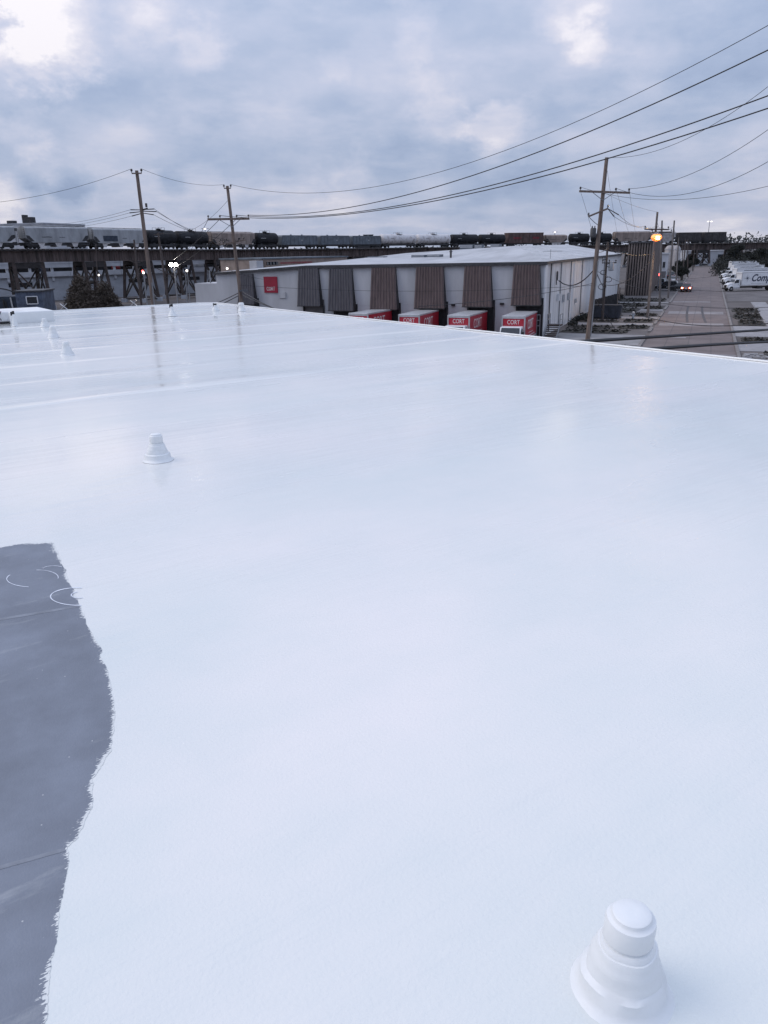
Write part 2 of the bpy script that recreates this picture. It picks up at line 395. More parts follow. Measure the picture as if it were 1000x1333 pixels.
def face_mtx(loc, xdir, updir=(0, 0, 1)):   # text in plane: x along xdir, y up
    x = Vector(xdir).normalized(); y = Vector(updir).normalized(); z = x.cross(y)
    return Matrix(((x.x, y.x, z.x, loc[0]), (x.y, y.y, z.y, loc[1]), (x.z, y.z, z.z, loc[2]), (0, 0, 0, 1)))
def sstep(a, b, x):
    t = min(1, max(0, (x - a) / (b - a))); return t * t * (3 - 2 * t)

# ------------------------------------------------------------------ ground
def gz(x, y):
    g = -2.4 * sstep(-22, -42, x) * sstep(95, 125, y) * (1 - sstep(420, 600, y))
    dx, dy = x - 15.3, y - 74.7; a = -dx * .926 + dy * .378; b = dx * .378 + dy * .926     # sunken truck docks
    return g - .62 * sstep(.3, 1.2, a) * sstep(38, 34, a) * sstep(-26, -10, b) * sstep(3.5, 2.0, b)
def ground():
    xs = sorted(set([-3500, -2000, -1000, -500, -300, -200] + list(range(-150, -24, 6)) + list(range(-24, 24, 1)) + [28, 34, 40, 60, 100, 150, 200, 300, 500, 1000, 2000, 3500]))
    ys = sorted(set([-600, -200, -100, -50, 0, 30, 40] + list(range(44, 92, 1)) + list(range(92, 140, 5)) + [160, 200, 260, 340, 420, 460, 500, 560, 620, 800, 1200, 2000, 3500, 6000]))
    m = MB()
    vs = [(x, y, gz(x, y)) for y in ys for x in xs]; n = len(xs)
    m.add(vs, [(j * n + i, j * n + i + 1, (j + 1) * n + i + 1, (j + 1) * n + i) for j in range(len(ys) - 1) for i in range(n - 1)])
    o = m.build('ground', 'ground', recalc=False); tag(o, 'flat dark industrial ground stretching to the horizon', None, kind='structure')
ground()
SD = Vector((.378, .926, 0)).normalized(); SN = Vector((SD.y, -SD.x, 0)); SO = Vector((22.1, 66.36, 0))
def st(s, n, z=0.0): return SO + SD * s + SN * n + Vector((0, 0, z))
RW = 7.4
def strip(m, s0, s1, n0, n1, z):
    return m.poly([st(s0, n0, z), st(s0, n1, z), st(s1, n1, z), st(s1, n0, z)])
def street():
    o = strip(MB(), -48, 262, 0, RW, .012).build('road', 'road'); tag(o, 'straight concrete side street with dark skid marks', kind='structure')
    for s0, s1, n0, n1 in ((20, 23.5, .3, RW - .6), (36, 40, .5, RW - .4), (-4, -3.4, 0, RW), (58, 60, .2, 5.5), (8, 9, .4, 3.4)):
        strip(MB(), s0, s1, n0, n1, .016).build('concrete_patch', 'roadpatch', o)
    for n0, dn in ((2.5, .5), (4.3, .6)):           # two curved skid marks
        m = MB(); k = 14
        for i in range(k):
            a, b = i / k, (i + 1) / k
            f = lambda t: n0 + dn * (1 - t) ** 2
            m.poly([st(24 + 26 * a, f(a), .020), st(24 + 26 * a, f(a) + .28, .020), st(24 + 26 * b, f(b) + .28, .020), st(24 + 26 * b, f(b), .020)])
        m.build('skid_mark', 'skid', o)
    for n0 in (1.85, 3.7, 5.55):
        m = MB(); strip(m, -48, 200, n0 - .02, n0 + .02, .0195); m.build('lane_joint', 'skid', o)
    for k in range(14):
        m = MB(); s = -46 + k * 11.7 + 2.3 * math.sin(k * 2.1); strip(m, s, s + .05, .05, RW - .05, .0185); m.build('cross_joint', 'skid', o)
    gaps_l = [(-8, -2), (7, 12.5), (17, 21), (29, 31), (39, 42), (50, 56)]
    kl = MB(); prev = -48
    for g in gaps_l + [(420, 420)]:
        kl.box((0, 0, 0), (0, 0, 0)) if False else None
        a, b = prev, g[0]
        kl.hexa([st(a, -.28, 0), st(a, 0, 0), st(b, 0, 0), st(b, -.28, 0)], [st(a, -.28, .13), st(a, 0, .13), st(b, 0, .13), st(b, -.28, .13)]); prev = g[1]
    k_ = kl.build('kerb', 'kerb'); tag(k_, 'low concrete kerb on the warehouse side of the street', kind='structure')
    kr = MB().hexa([st(-48, RW, 0), st(-48, RW + .25, 0), st(420, RW + .25, 0), st(420, RW, 0)], [st(-48, RW, .12), st(-48, RW + .25, .12), st(420, RW + .25, .12), st(420, RW, .12)]).build('kerb', 'kerb')
    tag(kr, 'low concrete kerb on the truck side of the street', kind='structure')
    # left frontage: lot paving with grass islands
    lot = strip(MB(), -40, 120, -8.6, -.28, .008).build('warehouse_forecourt', 'asphalt_lot'); tag(lot, 'worn concrete forecourt between warehouse and street', kind='structure')
    rng = random.Random(3)
    for s0, s1 in ((-7.5, -3.0), (1.2, 9.8), (19.8, 22), (28.2, 30.6), (41, 43), (56, 58)):
        strip(MB(), s0, s1, -8.5, -.3, .011).build('driveway', 'drive', lot)
    def blob(name, s0, s1, n0, n1, z, kind_label, mt='grass', h=.05):
        c = ((s0 + s1) / 2, (n0 + n1) / 2); pts = []
        for i in range(26):
            t = 2 * math.pi * i / 26; k = 1 + rng.uniform(-.09, .09)
            cx = math.copysign(abs(math.cos(t)) ** .45, math.cos(t)); sy = math.copysign(abs(math.sin(t)) ** .45, math.sin(t))
            p = st(c[0] + cx * (s1 - s0) / 2 * k, c[1] + sy * (n1 - n0) / 2 * k); pts.append((p.x, p.y))
        m = MB().slab(pts, z, z + h)
        # tufts give it a rough upper edge
        for i in range(int(28 * (s1 - s0) * (n1 - n0) ** .5 / 3)):
            p = st(rng.uniform(s0 + .2, s1 - .2), rng.uniform(n0 + .2, n1 - .2), z + h); a = rng.uniform(0, 6.3); hh = rng.uniform(.06, .22)
            d = Vector((math.cos(a), math.sin(a), 0)) * rng.uniform(.1, .3)
            m.add([p - d, p + d, p + d * .3 + Vector((rng.uniform(-.1, .1), rng.uniform(-.1, .1), hh))], [(0, 1, 2)])
        o = m.build(name, mt, recalc=False); tag(o, kind_label, kind='stuff'); return o
    for i, (s0, s1, n0, n1) in enumerate(((-2.5, .3, -8.8, -4.4), (-2.2, .6, -3.6, -.6), (10.5, 14.5, -8.7, -2.0), (15.5, 18.0, -8.7, -4.0), (15.5, 19.5, -3.6, -.5), (22.5, 25.0, -8.7, -4.2), (23, 27, -3.8, -.5),
                                         (27, 33.5, -8.7, -4.6), (31.5, 36, -3.8, -.6), (37, 45, -8.7, -3.4), (47, 55, -8.7, -3.2), (43, 48.5, -2.9, -.5), (58, 66, -8.7, -1), (-14, -8.5, -8.7, -1.2))):
        blob('grass_island', s0, s1, n0, n1, .01, 'patch of short dark grass in the forecourt paving')
    # right frontage: verge, pavement slabs, driveways
    vg = strip(MB(), -48, 330, RW + .25, RW + 46, .006).build('verge', 'ground'); tag(vg, 'bare earth verge beside the street', kind='structure')
    for s0, s1, n0, n1 in ((-16, -9.5, 8.0, 10.6), (-8.0, -1.5, 9.3, 11.2), (5.5, 9.5, 8.0, 10.8), (21.5, 27.5, 8.3, 10.9), (29, 37, 8.0, 11.2), (22, 31, 13.4, 24), (-4, 4, 13.6, 22), (8, 18, 13.5, 24), (34, 44, 13.2, 26), (39, 46, 8.1, 11.5), (-16, -8, 13.8, 20)):
        blob('grass_verge', s0, s1, n0, n1, .008, 'patch of rough dark grass on the verge beside the pavement slabs')
    pv = strip(MB(), -30, 60, RW + 3.6, RW + 5.6, .011).build('pavement', 'drive'); tag(pv, 'pavement of pale concrete slabs beside the street', kind='structure')
    s = -24
    while s < 56:
        ln = rng.choice((2.6, 3.0, 3.4, 4.2)); dz = rng.uniform(.03, .07); dn = rng.uniform(-.06, .06)
        a = [st(s + .04, RW + 3.7 + dn, 0), st(s + .04, RW + 5.45 + dn, 0), st(s + ln - .04, RW + 5.45 + dn, 0), st(s + ln - .04, RW + 3.7 + dn, 0)]
        MB().hexa([p + Vector((0, 0, .012)) for p in a], [p + Vector((0, 0, .012 + dz)) for p in a]).build('pavement_slab', 'slab', pv)
        s += ln
    for s0, s1, n0, n1 in ((-1.0, 5.0, RW + .25, RW + 3.6), (10.2, 14.5, RW + .25, RW + 3.6), (15, 20.5, RW + .25, RW + 3.6), (5.5, 9, RW + 5.7, RW + 30), (18.5, 21, RW + 5.7, RW + 34), (31.5, 34, RW + 5.7, RW + 34)):
        a = [st(s0, n0), st(s0, n1), st(s1, n1), st(s1, n0)]
        o = MB().hexa([p + Vector((0, 0, .009)) for p in a], [p + Vector((0, 0, .05)) for p in a]).build('driveway', 'slab'); tag(o, 'pale concrete driveway apron across the verge', kind='structure')
    lot2 = strip(MB(), 62, 200, RW + .6, RW + 60, .010).build('truck_lot', 'asphalt_lot'); tag(lot2, 'concrete lot where the white trucks stand', kind='structure')
    # broken concrete by the near verge
    rub = MB()
    for i in range(160):
        p = st(rng.uniform(-9, -2.5), RW + rng.uniform(.4, 3.2), .02); a = rng.uniform(0, 3)
        rub.box(p, (rng.uniform(.1, .5), rng.uniform(.1, .4), rng.uniform(.04, .14)), Matrix.Rotation(a, 3, 'Z'))
    tag(rub.build('broken_concrete', 'slab'), 'broken concrete rubble on the verge', kind='stuff')
street()

# ------------------------------------------------------------------ the roof we stand on
E1 = Vector((-.571, .821, 0)).normalized(); E2 = Vector((E1.y, -E1.x, 0)); RK = Vector((-5.76, 27.1, 0))
ROT = math.atan2(E1.y, E1.x)      # object x axis along E1, y axis along -E2
def own_roof():
    b = thing('flat_roof_building', (RK.x, RK.y, 0), 'low building with a wide flat roof freshly coated in wet white paint', 'building', rz=ROT)
    # local: x along E1 (0 at far edge, negative towards and past the camera), y = left of that (E1 rotated +90) -> 0..34
    X0, Y1 = -46.0, 34.0
    edges = []; x = 0.0
    rng = random.Random(5)
    while x > X0: edges.append(x); x -= 1.78 + rng.uniform(-.05, .05)
    edges = edges[:11] + [X0]          # nearer than this the coating hides every lap
    for k in range(len(edges) - 1):
        xa, xb = edges[k], edges[k + 1]
        lapz = (.0070, .0050, .0080, .0038, .0070, .0052)[k % 6] if k < 10 else 0.0
        m = MB(); nx, ny = (14, 90) if k < 10 else (110, 90)
        vs = []
        for j in range(ny + 1):
            y = Y1 * (j / ny) ** 1.0
            for i in range(nx + 1):
                t = i / nx; xx = xa + (xb - xa) * t
                if i == nx - 1: xx = xb - .012 - (.014 * math.sin(y * 1.7 + k * 2.1) + .01 * math.sin(y * .6 + k))
                if i == nx: xx -= .05 + .014 * math.sin(y * 1.7 + k * 2.1) + .01 * math.sin(y * .6 + k)
                wp = RK + E1 * xx - E2 * y; wp.z = ROOF; vq = wp - C0; kq = vq.dot(Fw); fl = 1.0
                if kq > .2:
                    ppx, ppy = 500 + FPX * vq.dot(Rt) / kq, 666.5 - FPX * vq.dot(Up) / kq
                    fl = 1 - sstep(330, 190, ppx) * sstep(650, 695, ppy)
                elif y > 6: fl = 0.0
                z = ROOF + fl * .006 * noise.noise(Vector((xx * .5, y * .14, 3.3))) + fl * .0022 * noise.noise(Vector((xx * 2.2, y * .5, 9)))
                # each sheet laps over the one beyond: raised at its far rim, dying out towards us
                u_ = 1 - t; z += fl * (lapz * max(.12, .75 + 1.7 * noise.noise(Vector((y * .30, k * 7.7, 1)))) * (0 if i == nx else max(0, 1 - u_ * 5.0) ** .8) + .002 * noise.noise(Vector((y * .9, k * 3.7, 0))) * max(0, 1 - u_ * 3) * (k < 10)) + (1 - fl) * (k < 10) * .0012 * max(0, 1 - u_ * 5.0) ** .8
                vs.append((xx, y, z))
        q = nx + 1
        m.add(vs, [(j * q + i, j * q + i + 1, (j + 1) * q + i + 1, (j + 1) * q + i) for j in range(ny) for i in range(nx)])
        # lap edge face
        for j in range(ny):
            a = Vector(vs[j * q + nx]); c = Vector(vs[(j + 1) * q + nx])
            m.add([a, c, c - Vector((0, 0, .014)), a - Vector((0, 0, .014))], [(0, 1, 2, 3)])
        o = m.build('roof_sheet', 'wet_coating', b, smooth=True)
    # walls and edge flashing
    m = MB(); 
    m.box((X0 / 2, .06, (ROOF - .04) / 2), (-X0 - .02, .2, ROOF - .05)); m.build('side_wall', 'own_wall', b)
    m = MB(); m.box((-.14, Y1 / 2, (ROOF - .04) / 2), (.2, Y1 - .3, ROOF - .05)); m.build('end_wall', 'own_wall', b)
    m = MB(); m.box((X0 + .1, Y1 / 2, (ROOF - .04) / 2), (.2, Y1 - .4, ROOF - .06)); m.build('back_wall', 'own_wall', b)
    m = MB(); m.box((X0 / 2, Y1 - .1, (ROOF - .04) / 2), (-X0 - .5, .2, ROOF - .05)); m.build('side_wall', 'own_wall', b)
    def edge(name, pts):
        m = MB()
        for (p, q) in zip(pts[:-1], pts[1:]):
            m.cyl((p[0], p[1], ROOF + .005), (q[0], q[1], ROOF + .005), .022, n=8)
            m.beam((p[0], p[1], ROOF - .08), (q[0], q[1], ROOF - .08), .02, .16)
        m.build(name, 'flashing', b, smooth=True)
    edge('edge_flashing', [(.02, Y1 - .2), (.02, .5), (-.35, -.03), (X0 + .1, -.03)])
    # low coated curb where the far left edge steps up
    def loc(x_, y_, z=ROOF): 
        return chain_world(b).inverted() @ onz(x_, y_, z)
    p, q = loc(72, 418), loc(38, 418.6)
    q.x = p.x; q.y = p.y + 1.05
    m = MB(); m.box(((p.x + .9), (p.y + q.y) / 2, ROOF + .13), (1.8, abs(q.y - p.y), .29)); m.build('roof_curb', 'coat_plain', b, bevel=.025)
    # ---- bare membrane patch
    outline = [(-330, 742), (-120, 722), (0, 713), (28, 707.5), (70, 706), (78, 726), (85, 745), (95, 768), (105, 790), (113, 812), (122, 830), (133, 846), (130, 852), (140, 872), (145, 895), (150, 930), (147, 960), (144, 978), (132, 998),
               (121, 1014), (120, 1030), (121, 1050), (112, 1066), (102, 1090), (88, 1103), (90, 1124), (84, 1150), (77, 1190), (74, 1225), (66, 1255), (64, 1290), (60, 1333), (50, 1400), (20, 1700)]
    fine = []
    rg = random.Random(11)
    for (a, c) in zip(outline[:-1], outline[1:]):
        ln = math.hypot(c[0] - a[0], c[1] - a[1]); kk = max(1, int(ln / 3.0))
        for i in range(kk):
            t = i / kk; x_, y_ = a[0] + (c[0] - a[0]) * t, a[1] + (c[1] - a[1]) * t
            j = 1.0 if y_ > 720 else .35
            x_ += j * (2.2 * noise.noise(Vector((y_ * .11, 0, 0))) + 1.3 * noise.noise(Vector((y_ * .37, 5, 0))) + rg.uniform(-.7, .7)); y_ += rg.uniform(-.5, .5) * j
            fine.append(loc(x_, y_))
    Z = ROOF + .0010
    m = MB(); rim = [Vector((p.x, p.y, Z)) for p in fine]
    n = len(rim)
    left = chain_world(b).inverted() @ onz(-700, 1000, ROOF); left.z = Z
    def ins(d, wn):
        sm = []
        for i in range(n):
            lo, hi = max(0, i - wn), min(n - 1, i + wn); k_ = min(i - lo, hi - i)
            w_ = rim[i - k_:i + k_ + 1]; sm.append(sum(w_, Vector()) / len(w_))
        out = []
        for i, p in enumerate(sm):
            t = sm[min(n - 1, i + 6)] - sm[max(0, i - 6)]; nn = Vector((t.y, -t.x, 0)).normalized()
            if nn.dot(left - p) < 0: nn = -nn
            out.append(p + nn * d)
        return out
    r1 = ins(.014, 3); r2 = ins(.06, 12)
    rings = [rim, r1, r2]
    vs = [p for r_ in rings for p in r_]
    fs = [(j * n + i, j * n + i + 1, (j + 1) * n + i + 1, (j + 1) * n + i) for j in range(2) for i in range(n - 1)]
    fs.append(tuple(range(2 * n, 3 * n)))
    m.add(vs, fs); o = m.build('bare_membrane', 'membrane', b, recalc=True)
    at = o.data.attributes.new('edge', 'FLOAT', 'POINT')
    ev = [1.3] * n + [.7] * n + [0.0] * n
    for i, v in enumerate(ev): at.data[i].value = v
    if o.data.polygons[-1].normal.z < 0: o.data.flip_normals()
    o['label'] = 'uncoated grey roofing felt with ragged brushed edge'
    for q4 in (((-200, 838), (103, 788), (104, 790.5), (-200, 842)), ((-200, 1182), (84, 1104), (85, 1108.5), (-200, 1189))):
        pp = [loc(*c_) for c_ in q4]
        for v_ in pp: v_.z = Z + .0007
        oo = MB().poly(pp).build('felt_lap', 'felt_lap', b, recalc=False)
        if oo.data.polygons[0].normal.z < 0: oo.data.flip_normals()
    # paint rings splashed on it
    def ring(px, py, ax, ay, a0, a1, wd):
        m = MB(); k = 40; prev = None
        for i in range(k + 1):
            t = rad(a0 + (a1 - a0) * i / k)
            wv = wd * (1 + .5 * noise.noise(Vector((t * 2, px, 0))))
            pin = loc(px + math.cos(t) * (ax - wv), py - math.sin(t) * (ay - wv * .55)); pou = loc(px + math.cos(t) * (ax + wv), py - math.sin(t) * (ay + wv * .55))
            pin.z = pou.z = Z + .0014
            if prev: m.add([prev[0], prev[1], pou, pin], [(0, 1, 2, 3)])
            prev = (pin, pou)
        oo = m.build('paint_ring', 'chalk', b, recalc=False)
        if oo.data.polygons[0].normal.z < 0: oo.data.flip_normals()
    ring(103, 777, 37, 11.5, 84, 275, .75); ring(103, 775, 10, 4, 100, 300, .7)
    ring(42, 754, 33, 10.5, 150, 262, .55); ring(50, 752, 26, 9.5, -10, 95, .45); ring(70, 741, 14, 4, 40, 170, .4)
    return b
OWN = own_roof()

# plumbing vents coated white
def vent(px, py, h=.21, r=.052, label='', cap='coat_plain', boot=.10, wide=False, capc=None):
    p = onz(px, py, ROOF + .006)
    t = thing('roof_vent', p, label, 'roof vent', 'small plumbing vents standing on the coated roof')
    m = MB(); rg = random.Random(int(px))
    prof = [(boot * 1.25, -.004), (boot * 1.12, .006), (boot * 1.03, .02), (boot, .05)]
    for i in range(4):
        z = .05 + (h * .67 - .05) * (i + 1) / 4; rr = boot + (r * 1.12 - boot) * ((i + 1) / 4) ** .8
        e_ = rg.uniform(.2, 1.0); z += rg.uniform(-.008, .008); prof += [(rr * (1 + .045 * e_), z - .013), (rr * (1 + .03 * e_), z - .007), (rr * (1 - .05 * e_), z)]
    m.lathe((0, 0, 0), prof, 28)
    def lump(mb, amp):
        mb.v = [(x_ * (1 + amp * noise.noise(Vector((x_ * 16 + px, y_ * 16, z_ * 22)))) + lean[0] * z_, y_ * (1 + amp * noise.noise(Vector((x_ * 16, y_ * 16 + px, z_ * 22 + 3)))) + lean[1] * z_, z_ + (amp * .06 * noise.noise(Vector((x_ * 14, y_ * 14 + px, 7))) if z_ > .03 else 0)) for x_, y_, z_ in mb.v]
    lean = (rg.uniform(-.03, .03), rg.uniform(-.03, .03))
    lump(m, .09); m.build('boot', 'coat_plain', t, smooth=True)
    m = MB(); rr = r * (1.45 if wide else 1.0)
    m.lathe((0, 0, 0), [(r * .92, h * .58), (r * .95, h * .67), (rr * 1.03, h * .685), (rr * 1.05, h * .70), (rr * 1.0, h * .88), (rr * .97, h * .925), (rr * .84, h * .94), (rr * .80, h * .955), (rr * .79, h * .985), (rr * .70, h), (rr * .2, h * 1.004)], 28)
    lump(m, .07); m.build('cap', cap, t, smooth=True)
    if capc:
        m = MB(); m.cyl((0, 0, h * .99), (0, 0, h * 1.28), r * .75, r * .8, n=12); m.box((-.05, 0, h * 1.05), (.03, .03, .09)); m.build('pipe_top', capc, t)
    return t
vent(809, 1284, .225, .052, 'white coated pipe vent with stepped cap and wrinkled boot', boot=.092)
vent(206, 598, .215, .052, 'small wrinkled white vent beside a long roof seam')
vent(88, 462, .22, .055, 'pale coated vent next nearest the paint streaks in the vent row')
vent(70, 439, .23, .055, 'bottle shaped white vent second in the row from the curb')
vent(59, 425, .19, .055, 'short white vent in front of the raised curb')
vent(20, 424, .27, .035, 'thin white vent in front of the white equipment box', capc='rubber', boot=.06)
vent(225, 411, .24, .04, 'white cone vent with black pipe stub near the roof edge', capc='rubber', boot=.11)
vent(281, 404, .15, .05, 'low white vent with a square black top at the roof corner', capc='rubber')
vent(315, 405, .24, .055, 'white vent with wide flared cap at the roof corner', wide=True)
# white equipment box at the far left of the roof
def roof_box():
    p = onz(38, 419, ROOF + .006)
    t = thing('equipment_box', p, 'low white metal equipment box with dark base rail on the roof', 'equipment box', rz=ROT + math.pi / 2)
    # local x runs left along the far edge, y away from the camera
    MB().box((1.1, -.35, .155), (2.1, .7, .25)).build('casing', 'white_paint', t, bevel=.03)
    MB().box((1.1, -.35, .02), (2.16, .76, .035)).build('base_rail', 'rubber', t)
    for x, h in ((.62, .1), (.98, .12), (1.35, .08)):
        m = MB(); m.cyl((x, .01 + .02, .30), (x + .08, .03, .16), .012, n=6); m.cyl((x + .08, .03, .16), (x + .02, .035, .08), .012, n=6); m.build('hose', 'rubber', t)
roof_box()

# ------------------------------------------------------------------ warehouse with dock canopies
WA = -SN; WB = SD; WC = Vector((15.3, 74.7, 0))       # front runs along WA (to the left), side runs along WB
WRZ = math.atan2(WB.y, WB.x) - math.pi / 2           # local x = to the right along the front (-WA), local y = back
def wl(px, py, depth=0.0):                            # pixel on the front plane -> local x,z
    p = onplane(px, py, WC + WB * depth, WB); d = p - WC
    return -d.dot(WA), p.z
def warehouse():
    t = thing('warehouse', WC, 'long pale warehouse with brown dock canopies and low metal roof', 'warehouse', rz=WRZ)
    DEPTH = 68.0
    xl, zl = wl(281, 355); xm, zm = wl(338, 351); xk, zk = wl(400, 346); zc = wl(707, 341)[1]
    zs = zc
    # front wall with its drooping left end
    m = MB(); m.prism([(xl, 0), (0, 0), (0, zc), (xk, zk), (xm, zm), (xl, zl)], 0, .3); m.build('front_wall', 'wall_white', t)
    xa, za = wl(252, 369)
    m = MB(); m.box(((xa + xl) / 2, 3.2, za / 2), (xl - xa - .02, 6, za)); m.build('annex_wall', 'wall_white', t)
    m = MB(); m.box((xl + .15, DEPTH / 2 + .3, zl / 2), (.3, DEPTH, zl - .02)); m.build('end_wall', 'wall_white', t)
    # side wall of vertical metal sheets
    k = 34; wdt = (DEPTH - .3) / k
    side = MB().box((-.18, .3 + (DEPTH - .3) / 2, (zs - .02) / 2), (.2, DEPTH - .32, zs - .02)).build('side_wall', 'wall_metal', t)
    for i in range(k):
        y = .3 + wdt * (i + .5); rg = random.Random(i)
        MB().box((-.06 + rg.uniform(-.008, .008), y, zs / 2 + rg.uniform(.02, .3)), (.03, wdt - .07, zs - .7)).build('side_panel', 'wall_metal', side)
    MB().box((.03, .42, zs / 2), (.2, .8, zs - .03)).build('corner_pilaster', 'pilaster', t)
    for y in (3.2, 9.0, 15.5, 24.0, 34.0, 46.0):
        m = MB(); m.cyl((.05, y, .3), (.05, y, zs - .1), .06, n=8); m.build('downpipe', 'galv' if y != 3.2 else 'fascia', t)
    # roof: slopes up from front and side eaves to a flat top
    zt = 8.42; ins_x, ins_y = -9.0, 27.0
    A = [(-.05 + .25, -.25, zs + .04), (xk, -.25, zk + .04), (xm, -.25, zm + .04), (xl - .1, -.25, zl + .04)]
    B = [(ins_x, ins_y, zt), (xk, ins_y + 3, 7.75), (xm, ins_y + 3, 7.25), (xl - .1, ins_y + 3, 6.8)]
    m = MB()
    for i in range(3): m.poly([A[i], A[i + 1], B[i + 1], B[i]])
    m.build('roof_front_slope', 'metal_roof', t, recalc=False)
    m = MB(); m.poly([A[0], B[0], (ins_x, DEPTH, zt + .15), (.2, DEPTH, zs + .04)]); m.build('roof_side_slope', 'metal_roof', t, recalc=False)
    m = MB(); m.poly([B[0], B[1], (xk, DEPTH, 7.9), (ins_x, DEPTH, zt + .15)]); m.poly([B[1], B[2], B[3], (xl - .1, DEPTH, 6.9), (xk, DEPTH, 7.9)]); m.build('roof_top', 'metal_roof', t, recalc=False)
    m = MB(); m.prism([(.15, zs), (ins_x, zt + .1), (ins_x, 0), (.15, 0)], DEPTH - .3, DEPTH - .05); m.build('gable_wall', 'wall_metal', t)
    for i in range(9):                      # standing seams on the side slope and roof
        f = (i + .5) / 9; y = DEPTH * f
        m = MB(); u = min(1, y / ins_y); 
        m.beam((.1, y, zs + .06), (.1 + (ins_x - .1) * u, y, zs + .06 + (zt - zs) * u + .02), .08, .1); m.build('roof_seam', 'pilaster', t)
    # dark fascia along the eave, white gutter line over it
    m = MB()
    pts = [(.28, zs - .12), (xk, zk - .12), (xm, zm - .10), (xl - .1, zl - .10)]
    for p, q in zip(pts[:-1], pts[1:]): m.beam((p[0], -.2, p[1]), (q[0], -.2, q[1]), .18, .30 if p[0] > xk - .1 else .2)
    m.build('eave_fascia', 'fascia', t)
    m = MB().beam((.16, .3, zs - .1), (.16, DEPTH, zs - .1), .18, .22).build('side_gutter', 'fascia', t)
    # dock canopies: pixel left/right at bottom, top y, bottom y
    docks = [(309.5, 331, 354, 396, 1), (387, 416.5, 347, 398, 0), (427, 460, 347.5, 404, 0), (481.5, 516.5, 346, 402.5, 0), (539, 578.5, 345, 401, 0), (601.5, 640, 344, 399, 0), (665, 703.5, 342, 397, 0)]
    proj = .85
    for i, (x0, x1, y0, y1, dk) in enumerate(docks):
        l0, zb = wl(x0, y1, -proj); l1, _ = wl(x1, y1, -proj); zt_ = wl((x0 + x1) / 2 + 2, y0 + 1)[1] - .1
        hh = zt_ - zb; k = max(8, int((l1 - l0) / .3)); m = MB()
        tl0, tl1 = l0 + .02, l1 - .34
        # corrugated sloping sheet
        nn = k * 4; vs = []
        for j in range(nn + 1):
            u = j / nn; d = [0, .075, .075, 0][j % 4]
            vs += [(tl0 + (tl1 - tl0) * u, -.24 - d, zt_), (l0 + (l1 - l0) * u, -proj - d, zb)]
        m.add(vs, [(2 * j, 2 * j + 1, 2 * j + 3, 2 * j + 2) for j in range(nn)])
        c = m.build('dock_canopy', 'awning_grey' if i < 3 else 'awning', t, recalc=False)
        for xx, xt, nm in ((l0, tl0, 'cheek'), (l1, tl1, 'cheek')):
            MB().add([(xt, -.02, zt_), (xt, -.23, zt_), (xx, -proj + .01, zb), (xx, -.02, zb)], [(0, 1, 2, 3)]).build(nm, 'awning_dark', c)
        MB().beam((l0, -proj - .02, zb - .03), (l1, -proj - .02, zb - .03), .08, .09).build('lip', 'awning_dark', c)
        # dock opening below and behind
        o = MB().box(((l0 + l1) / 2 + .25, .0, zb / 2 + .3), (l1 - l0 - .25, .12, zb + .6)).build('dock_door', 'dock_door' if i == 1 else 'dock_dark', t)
        for s_ in (l0 + .42, l1 + .08): MB().box((s_, -.14, zb / 2), (.14, .2, zb)).build('bumper', 'rubber', o)
    # red wall sign
    x0, z0 = wl(345, 381); x1, z1 = wl(361, 360)
    sg = MB().box(((x0 + x1) / 2, -.06, (z0 + z1) / 2), (x1 - x0, .1, z1 - z0)).build('wall_sign', 'red_sign', t); sg['label'] = 'tall red wall sign lettered CORT'
    text('sign_lettering', 'CORT', .55, 'lettering', sg, face_mtx(((x0 + x1) / 2, -.12, z0 + .4), (1, 0, 0)), bold=.0, width=(x1 - x0) * .62)
    x0, z0 = wl(364, 388); x1, z1 = wl(372, 380)
    hb = MB().box(((x0 + x1) / 2, -.05, (z0 + z1) / 2), (x1 - x0, .09, z1 - z0)).build('meter_box', 'wall_white', t)
    for dx in (-.36, .36): MB().box(((x0 + x1) / 2 + dx * (x1 - x0) * 1.3, -.105, (z0 + z1) / 2), (.05, .03, z1 - z0)).build('frame', 'trim_grey', hb)
    for px, py in ((410, 389), (590.5, 397), (654, 395.5), (718 - 1, 353)):
        a, z = wl(px, py) if px < 705 else (.35, 5.5)
        m = MB(); 
        if px < 705: m.box((a, -.12, z), (.35, .22, .2)); m.box((a, -.24, z + .08), (.4, .1, .06))
        else: m.box((a - 1.2, -.12, z - .1), (.4, .24, .25)); m.box((a - 1.2, -.26, z + .04), (.5, .12, .06))
        m.build('wall_lamp', 'awning_dark', t)
    # painted wall band joints
    for px, py in ((470, 397), (526, 395)):
        a, z = wl(px, py); MB().box((a, -.01, z), (2.4, .03, .05)).build('wall_joint', 'wall_joint' if 'wall_joint' in MAT else 'trim_grey', t)
    # roof ventilators: low grey boxes
    for x0, x1, y0, b_ in ((481, 502, 336.5, 17), (538, 555, 334.5, 15), (558, 575, 334, 15), (600, 617, 320.5, 50), (619, 629, 320.5, 50), (640, 652, 319.8, 50)):
        l0, z = wl(x0, y0, b_); l1, _ = wl(x1, y0, b_)
        v = MB().box(((l0 + l1) / 2, b_, z - .25), (l1 - l0, 1.3, .95)).build('roof_ventilator', 'gondola', t)
        for j in range(3): MB().box(((l0 + l1) / 2, b_ - .67, z - .1 + .16 * (j - 1) + .05), (l1 - l0 - .1, .05, .07)).build('louvre', 'trim_grey', v)
    a, z = wl(587, 333, 12)
    m = MB(); m.cyl((a, 12, z - .3), (a, 12, z + .4), .12, n=8); m.cyl((a, 12, z + .4), (a, 12, z + .6), .22, .1, n=8); m.build('roof_pipe', 'fascia', t)
    # aerial on the corner of the roof
    m = MB(); m.cyl((-.6, 6, 6.2), (-.6, 6, 8.0), .025, n=6); m.beam((-1.4, 6, 7.8), (.5, 6.3, 7.8), .03); 
